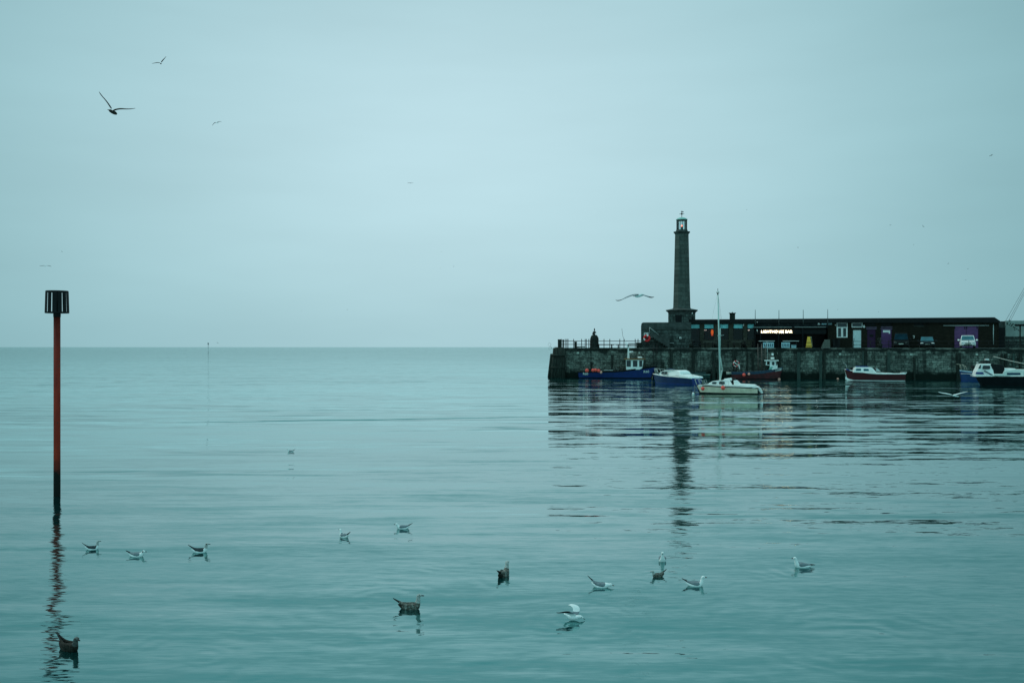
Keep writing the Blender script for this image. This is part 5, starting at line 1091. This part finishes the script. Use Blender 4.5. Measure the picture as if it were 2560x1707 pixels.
swim_gull('speckled brown young gull facing right with upright neck in the lower middle', 1025, 1521, 74, R(-8), 'young', 'tall', .035)
swim_gull('dark brown gull seen from behind near the centre of the water', 1259, 1439, 24, R(68), 'young', 'up', .03, s=1.12)
swim_gull('grey gull dipping its bill into the water with dark wing tips raised', 1502, 1467, 56, R(-12), 'adult', 'dip', .075)
swim_gull('white gull facing the camera below the lighthouse reflection', 1656, 1401, 26, R(-98), 'winter', 'up', .02, s=.95)
swim_gull('brown speckled gull with dark head facing left below the white front-facing gull', 1645, 1441, 40, R(205), 'young', 'mid', .05)
swim_gull('white headed gull with grey back facing right below the lighthouse reflection', 1738, 1464, 56, R(-10), 'adult', 'up', .03)
swim_gull('lone white gull facing left on the right side with a long low dark wing tip', 2006, 1417, 56, R(186), 'adult', 'up', -.03)
swim_gull('blackish brown gull in the bottom left corner beside the post reflection', 172, 1623, 66, R(-35), 'dark', 'mid', .045, s=1.12)
# gull alighting with wings raised
def wing_loft(mb, pts, mf, n=10):
    """pts: (point, chord vec half, thickness vec half)"""
    mb.rings([[Vector(p) + Vector(c) * math.cos(q) + Vector(t_) * math.sin(q) for q in [2 * math.pi * q / n for q in range(n)]] for p, c, t_ in pts], 0, True, mf)
p = water_pt(1430, 1550); k = p.y / F
ag = thing('gull', 'white gull alighting on the water with both wings raised', 'gull', (p.x, p.y, 0), 0)
mb = MB()
pts = [(-20, 17, 5, 1.5), (-17, 15, 5, 2), (-11, 10, 4, 4), (-4, 7, 6, 6.5), (4, 7, 6.3, 6.5), (12, 8, 5, 5), (18, 9, 4, 4.2), (22, 9, 4, 4), (26, 7, 3, 3), (28.5, 5, 1.2, 1.2)]
loft_xz(mb, [(a * k, b_ * k, c * k, d2 * k) for a, b_, c, d2 in pts], 14, 0, None)
K = lambda x, y, z: (x * k, y * k, z * k)
wing_loft(mb, [(K(2, -3, 11), K(11, 0, -1), K(0, .3, 1.5)), (K(-2, -6, 20), K(10, 0, -1.5), K(0, 1, 2)), (K(-12, -10, 24), K(8, 0, 1), K(0, 0, 2.5)), (K(-24, -13, 23.5), K(6, 0, 1.5), K(0, 0, 1.8)), (K(-35, -15, 22.5), K(3, 0, .5), K(0, 0, .8)), (K(-40, -16, 24), K(.5, 0, .5), K(0, 0, .2))], lambda j, i, c: 2 if j >= 2 else (1 if j == 1 else 0))
wing_loft(mb, [(K(8, 4, 11), K(9, 0, 0), K(0, 1.5, 1.5)), (K(12, 9, 22), K(9, 0, 0), K(0, 1.5, 2)), (K(12, 15, 30), K(9, 0, 0), K(0, 1.5, 3)), (K(2, 22, 33), K(9, 0, 0), K(0, 1, 3.2)), (K(-5, 26, 31), K(4, 0, 0), K(0, 0, 2))], lambda j, i, c: 2 if j >= 3 and c.z < 31 * k else (1 if c.z < 18 * k else 0))
o = mb.build('body', [f_white, wing_g, f_black], ag); o.modifiers.new('s', 'SUBSURF').levels = 1
MB().tube(K(28, 0, 5.2), K(33, 0, 2), .9 * k, .4 * k).build('bill', bill_d, ag)
for sg in (-1, 1): MB().ball(K(23.5, sg * 3.5, 9.5), .9 * k, .5 * k, .9 * k).build('eye', eye_m, ag)

# ------------------------------------------------------------------ flying gulls: outlines measured in photo pixels, built at their own distance
def fly(label, cx, cy, D, body, wl, wr, brad, kind='adult', grp='gulls in flight', chord=.14, tipcol=2, innercol=1):
    """body: [(dx,dy,depth)...] tail->head ; wings: [(dx,dy,thickness px)...] from shoulder outwards"""
    o0 = at(cx, cy, D); k = D / F; t = thing('flying_gull', label, 'gull', o0, 0, grp); mb = MB(); cols = SPEC[kind]
    n = len(body); rs = []
    for i, (dx, dy, dp) in enumerate(body):
        a = body[max(0, i - 1)]; b_ = body[min(n - 1, i + 1)]; d_ = Vector((b_[0] - a[0], (b_[2] - a[2]), -(b_[1] - a[1]))).normalized()
        u_ = d_.orthogonal().normalized(); v_ = d_.cross(u_); r = brad * [.35, .9, 1, .8, .75, .2][min(5, int(i * 5.999 / (n - 1)))] if n > 2 else brad
        rs.append([Vector((dx, dp, -dy)) * k + (u_ * math.cos(q) + v_ * math.sin(q)) * r * k for q in [2 * math.pi * q / 10 for q in range(10)]])
    mb.rings(rs, 0, True, lambda j, i, c: 0)
    for wg in (wl, wr):
        m_ = len(wg); ps = []
        for i, (dx, dy, th) in enumerate(wg):
            q = i / (m_ - 1); ch = chord / 2 * (1 - q ** 2.5 * .85)
            ps.append(((dx * k, q * .0 + 0, -dy * k), (0, ch, th * k * .35), (0, 0, max(th * k * .5, .006))))
        wing_loft(mb, ps, lambda j, i, c, m_=m_: tipcol if j >= m_ - 2 - (m_ > 5) else innercol, 8)
    o = mb.build('body', [cols[0], cols[1], cols[2], f_white], t); o.modifiers.new('s', 'SUBSURF').levels = 1
    h = body[-1]; MB().tube(Vector((h[0], h[2], -h[1])) * k, (Vector((h[0], h[2], -h[1])) + (Vector((h[0] - body[-2][0], h[2] - body[-2][2], -(h[1] - body[-2][1]))).normalized() * brad * .9)) * k, brad * .25 * k, brad * .1 * k).build('bill', bill_d, t)
    return t
fly('largest flying gull, one wing raised steeply and the other level, upper left sky', 280, 277, 26, [(14, 10, -3), (9, 7, -2), (3, 4, 0), (-2, 2, 1), (-6, -1, 2), (-9, -2, 3)],
    [(-1, -4, 2.2), (-7, -14, 1.8), (-14, -24, 1.6), (-22, -33, 1.4), (-28, -40, 2.4), (-33, -48, .8)], [(3, 0, 4.5), (10, -3, 4.2), (21, -5, 3.8), (33, -4, 2.8), (46, -4, 2.2), (60, -6, .5)], 5, kind='dark', innercol=1)
fly('dark gull high in the upper left with one wing up and one level', 402, 159, 45, [(0, 2, -3), (0, 1, -1), (0, 0, 2), (0, 0, 4)], [(-1, -1, 1.6), (-8, -2, 1.5), (-15, -1, 1.1), (-23, 1, .4)], [(1, -2, 1.6), (4, -7, 1.5), (9, -12, 1.2), (14, -18, .4)], 1.9, 'dark')
fly('gull gliding with drooping left wing just right of the two upper left gulls', 540, 309, 60, [(-1, -2, 2), (1, -2, 0), (4, -1, -2), (7, -1, -3)], [(0, -2, 1.6), (-4, -2, 1.6), (-7, 2, 1.6), (-10, 6, .8)], [(3, -3, 1), (6, -4, 1.2), (9, -5, .8), (15, -4, .3)], 1.3, 'smoke')
fly('gull gliding level with wings spread low in the sky above the red post', 114, 665, 70, [(1, -1, 2), (0, 0, 0), (-1, 1, -2)], [(-2, -1, .9), (-7, -1, 1.1), (-12, 0, .8), (-16, 0, .3)], [(2, -1, .8), (6, -1, .5), (10, 0, 1.2), (15, 1, .5)], 1.2, 'smoke')
fly('small dark gull gliding alone in the middle of the sky', 1026, 458, 85, [(0, 0, 2), (0, 0, 0), (1, 0, -2)], [(-1, 0, .9), (-4, -1, .9), (-8, 0, .3)], [(1, 0, .6), (5, -1, .5), (8, 0, .3)], 1.2, 'dark')
fly('white bellied gull with long drooping wings flying left of the lighthouse', 1596, 741, 30, [(14, -4, -2), (8, -4, -1), (2, -2, 0), (-3, 0, 0), (-7, -1, 1), (-10, -1, 1)],
    [(2, -5, 2.4), (-9, -5, 2.6), (-20, -2, 3.4), (-32, 3, 2.6), (-43, 9, 1.4), (-51, 11, 2.4), (-58, 9, .6)], [(6, -5, 3), (14, -3, 2.4), (20, -1, 3.2), (26, 1, 3.6), (33, 3, 2.8), (40, 1, .6)], 4.2, 'adult', chord=.2, innercol=1)
fly('pale gull with long white wings skimming the water below the blue motor boat', 2381, 987, 62, [(16, 4, -2), (8, 3, 0), (2, 1, 0), (0, 1, 1)], [(0, 0, 1.6), (-8, -2, 2.2), (-18, -4, 2.2), (-28, -5, 1.8), (-36, -8, 1)], [(2, 0, 1.8), (10, -1, 2), (18, -4, 1.4), (28, -6, 1), (40, -9, .5)], 2.2, 'adult', tipcol=3, innercol=3)
specks = [(155, 629, 'speck of a gull in the sky above the level gull at the far left', 260), (2478, 389, 'small gull high in the upper right corner of the sky', 150), (1867, 525, 'speck of a gull in the sky upper right of the lighthouse top', 200), (2226, 563, 'faint gull speck right of centre in the right hand sky', 220),
          (2308, 566, 'small tilted gull right of the faint speck in the right hand sky', 190), (1995, 619, 'small gull between the lighthouse and the right hand birds', 200), (2284, 612, 'speck of a gull below the tilted gull in the right sky', 300), (2371, 659, 'small level gull in the right sky above the dark car', 220),
          (2420, 672, 'small level gull in the right sky above the white hatchback', 230), (2414, 700, 'lowest of three gulls in the sky above the white hatchback', 300), (1945, 698, 'tiny speck of a gull above the second roof pole', 380), (2264, 752, 'tiny speck of a gull above the black van', 380),
          (2094, 774, 'tiny speck of a gull just above the roof right of the last roof pole', 350), (2196, 780, 'faint gull just above the roof over the dull purple door', 260), (1134, 666, 'dark speck of a gull in the mid sky, right one of two', 320), (1101, 671, 'dark speck of a gull in the mid sky, left one of two', 360),
          (1103, 629, 'speck of a gull above the pair of specks in the mid sky', 360), (868, 774, 'tiny speck of a gull low over the open sea', 300), (868, 864, 'tiny speck of a gull touching the horizon line', 420), (753, 778, 'faintest speck of a gull low in the left sky', 420), (253, 718, 'faint speck of a gull right of the black cage', 380), (544, 857, 'faint gull just right of the distant beacon', 250)]
proto = None
for i, (px, py, lab, D) in enumerate(specks):
    if proto is None:
        proto = fly(lab, px, py, 200, [(1.6, .3, 0), (.8, 0, 0), (0, 0, 0), (-1.4, .2, 0)], [(-.4, 0, 1.0), (-2, -1.0, 1.0), (-5, -.2, .3)], [(.5, 0, 1.0), (2, -1.1, 1.0), (5.4, .3, .3)], .85, 'dark', grp='distant gulls dotted across the sky'); g = proto
    else: g = copy_tree(proto)
    g.location = at(px, py, D); g['label'] = lab; g.rotation_euler = (0, random.uniform(-.6, .6), random.uniform(-1.2, 1.2)); s = random.uniform(.8, 1.1) * (.8 if i in (1, 3, 4, 5) else .65); g.scale = (s, s, s)
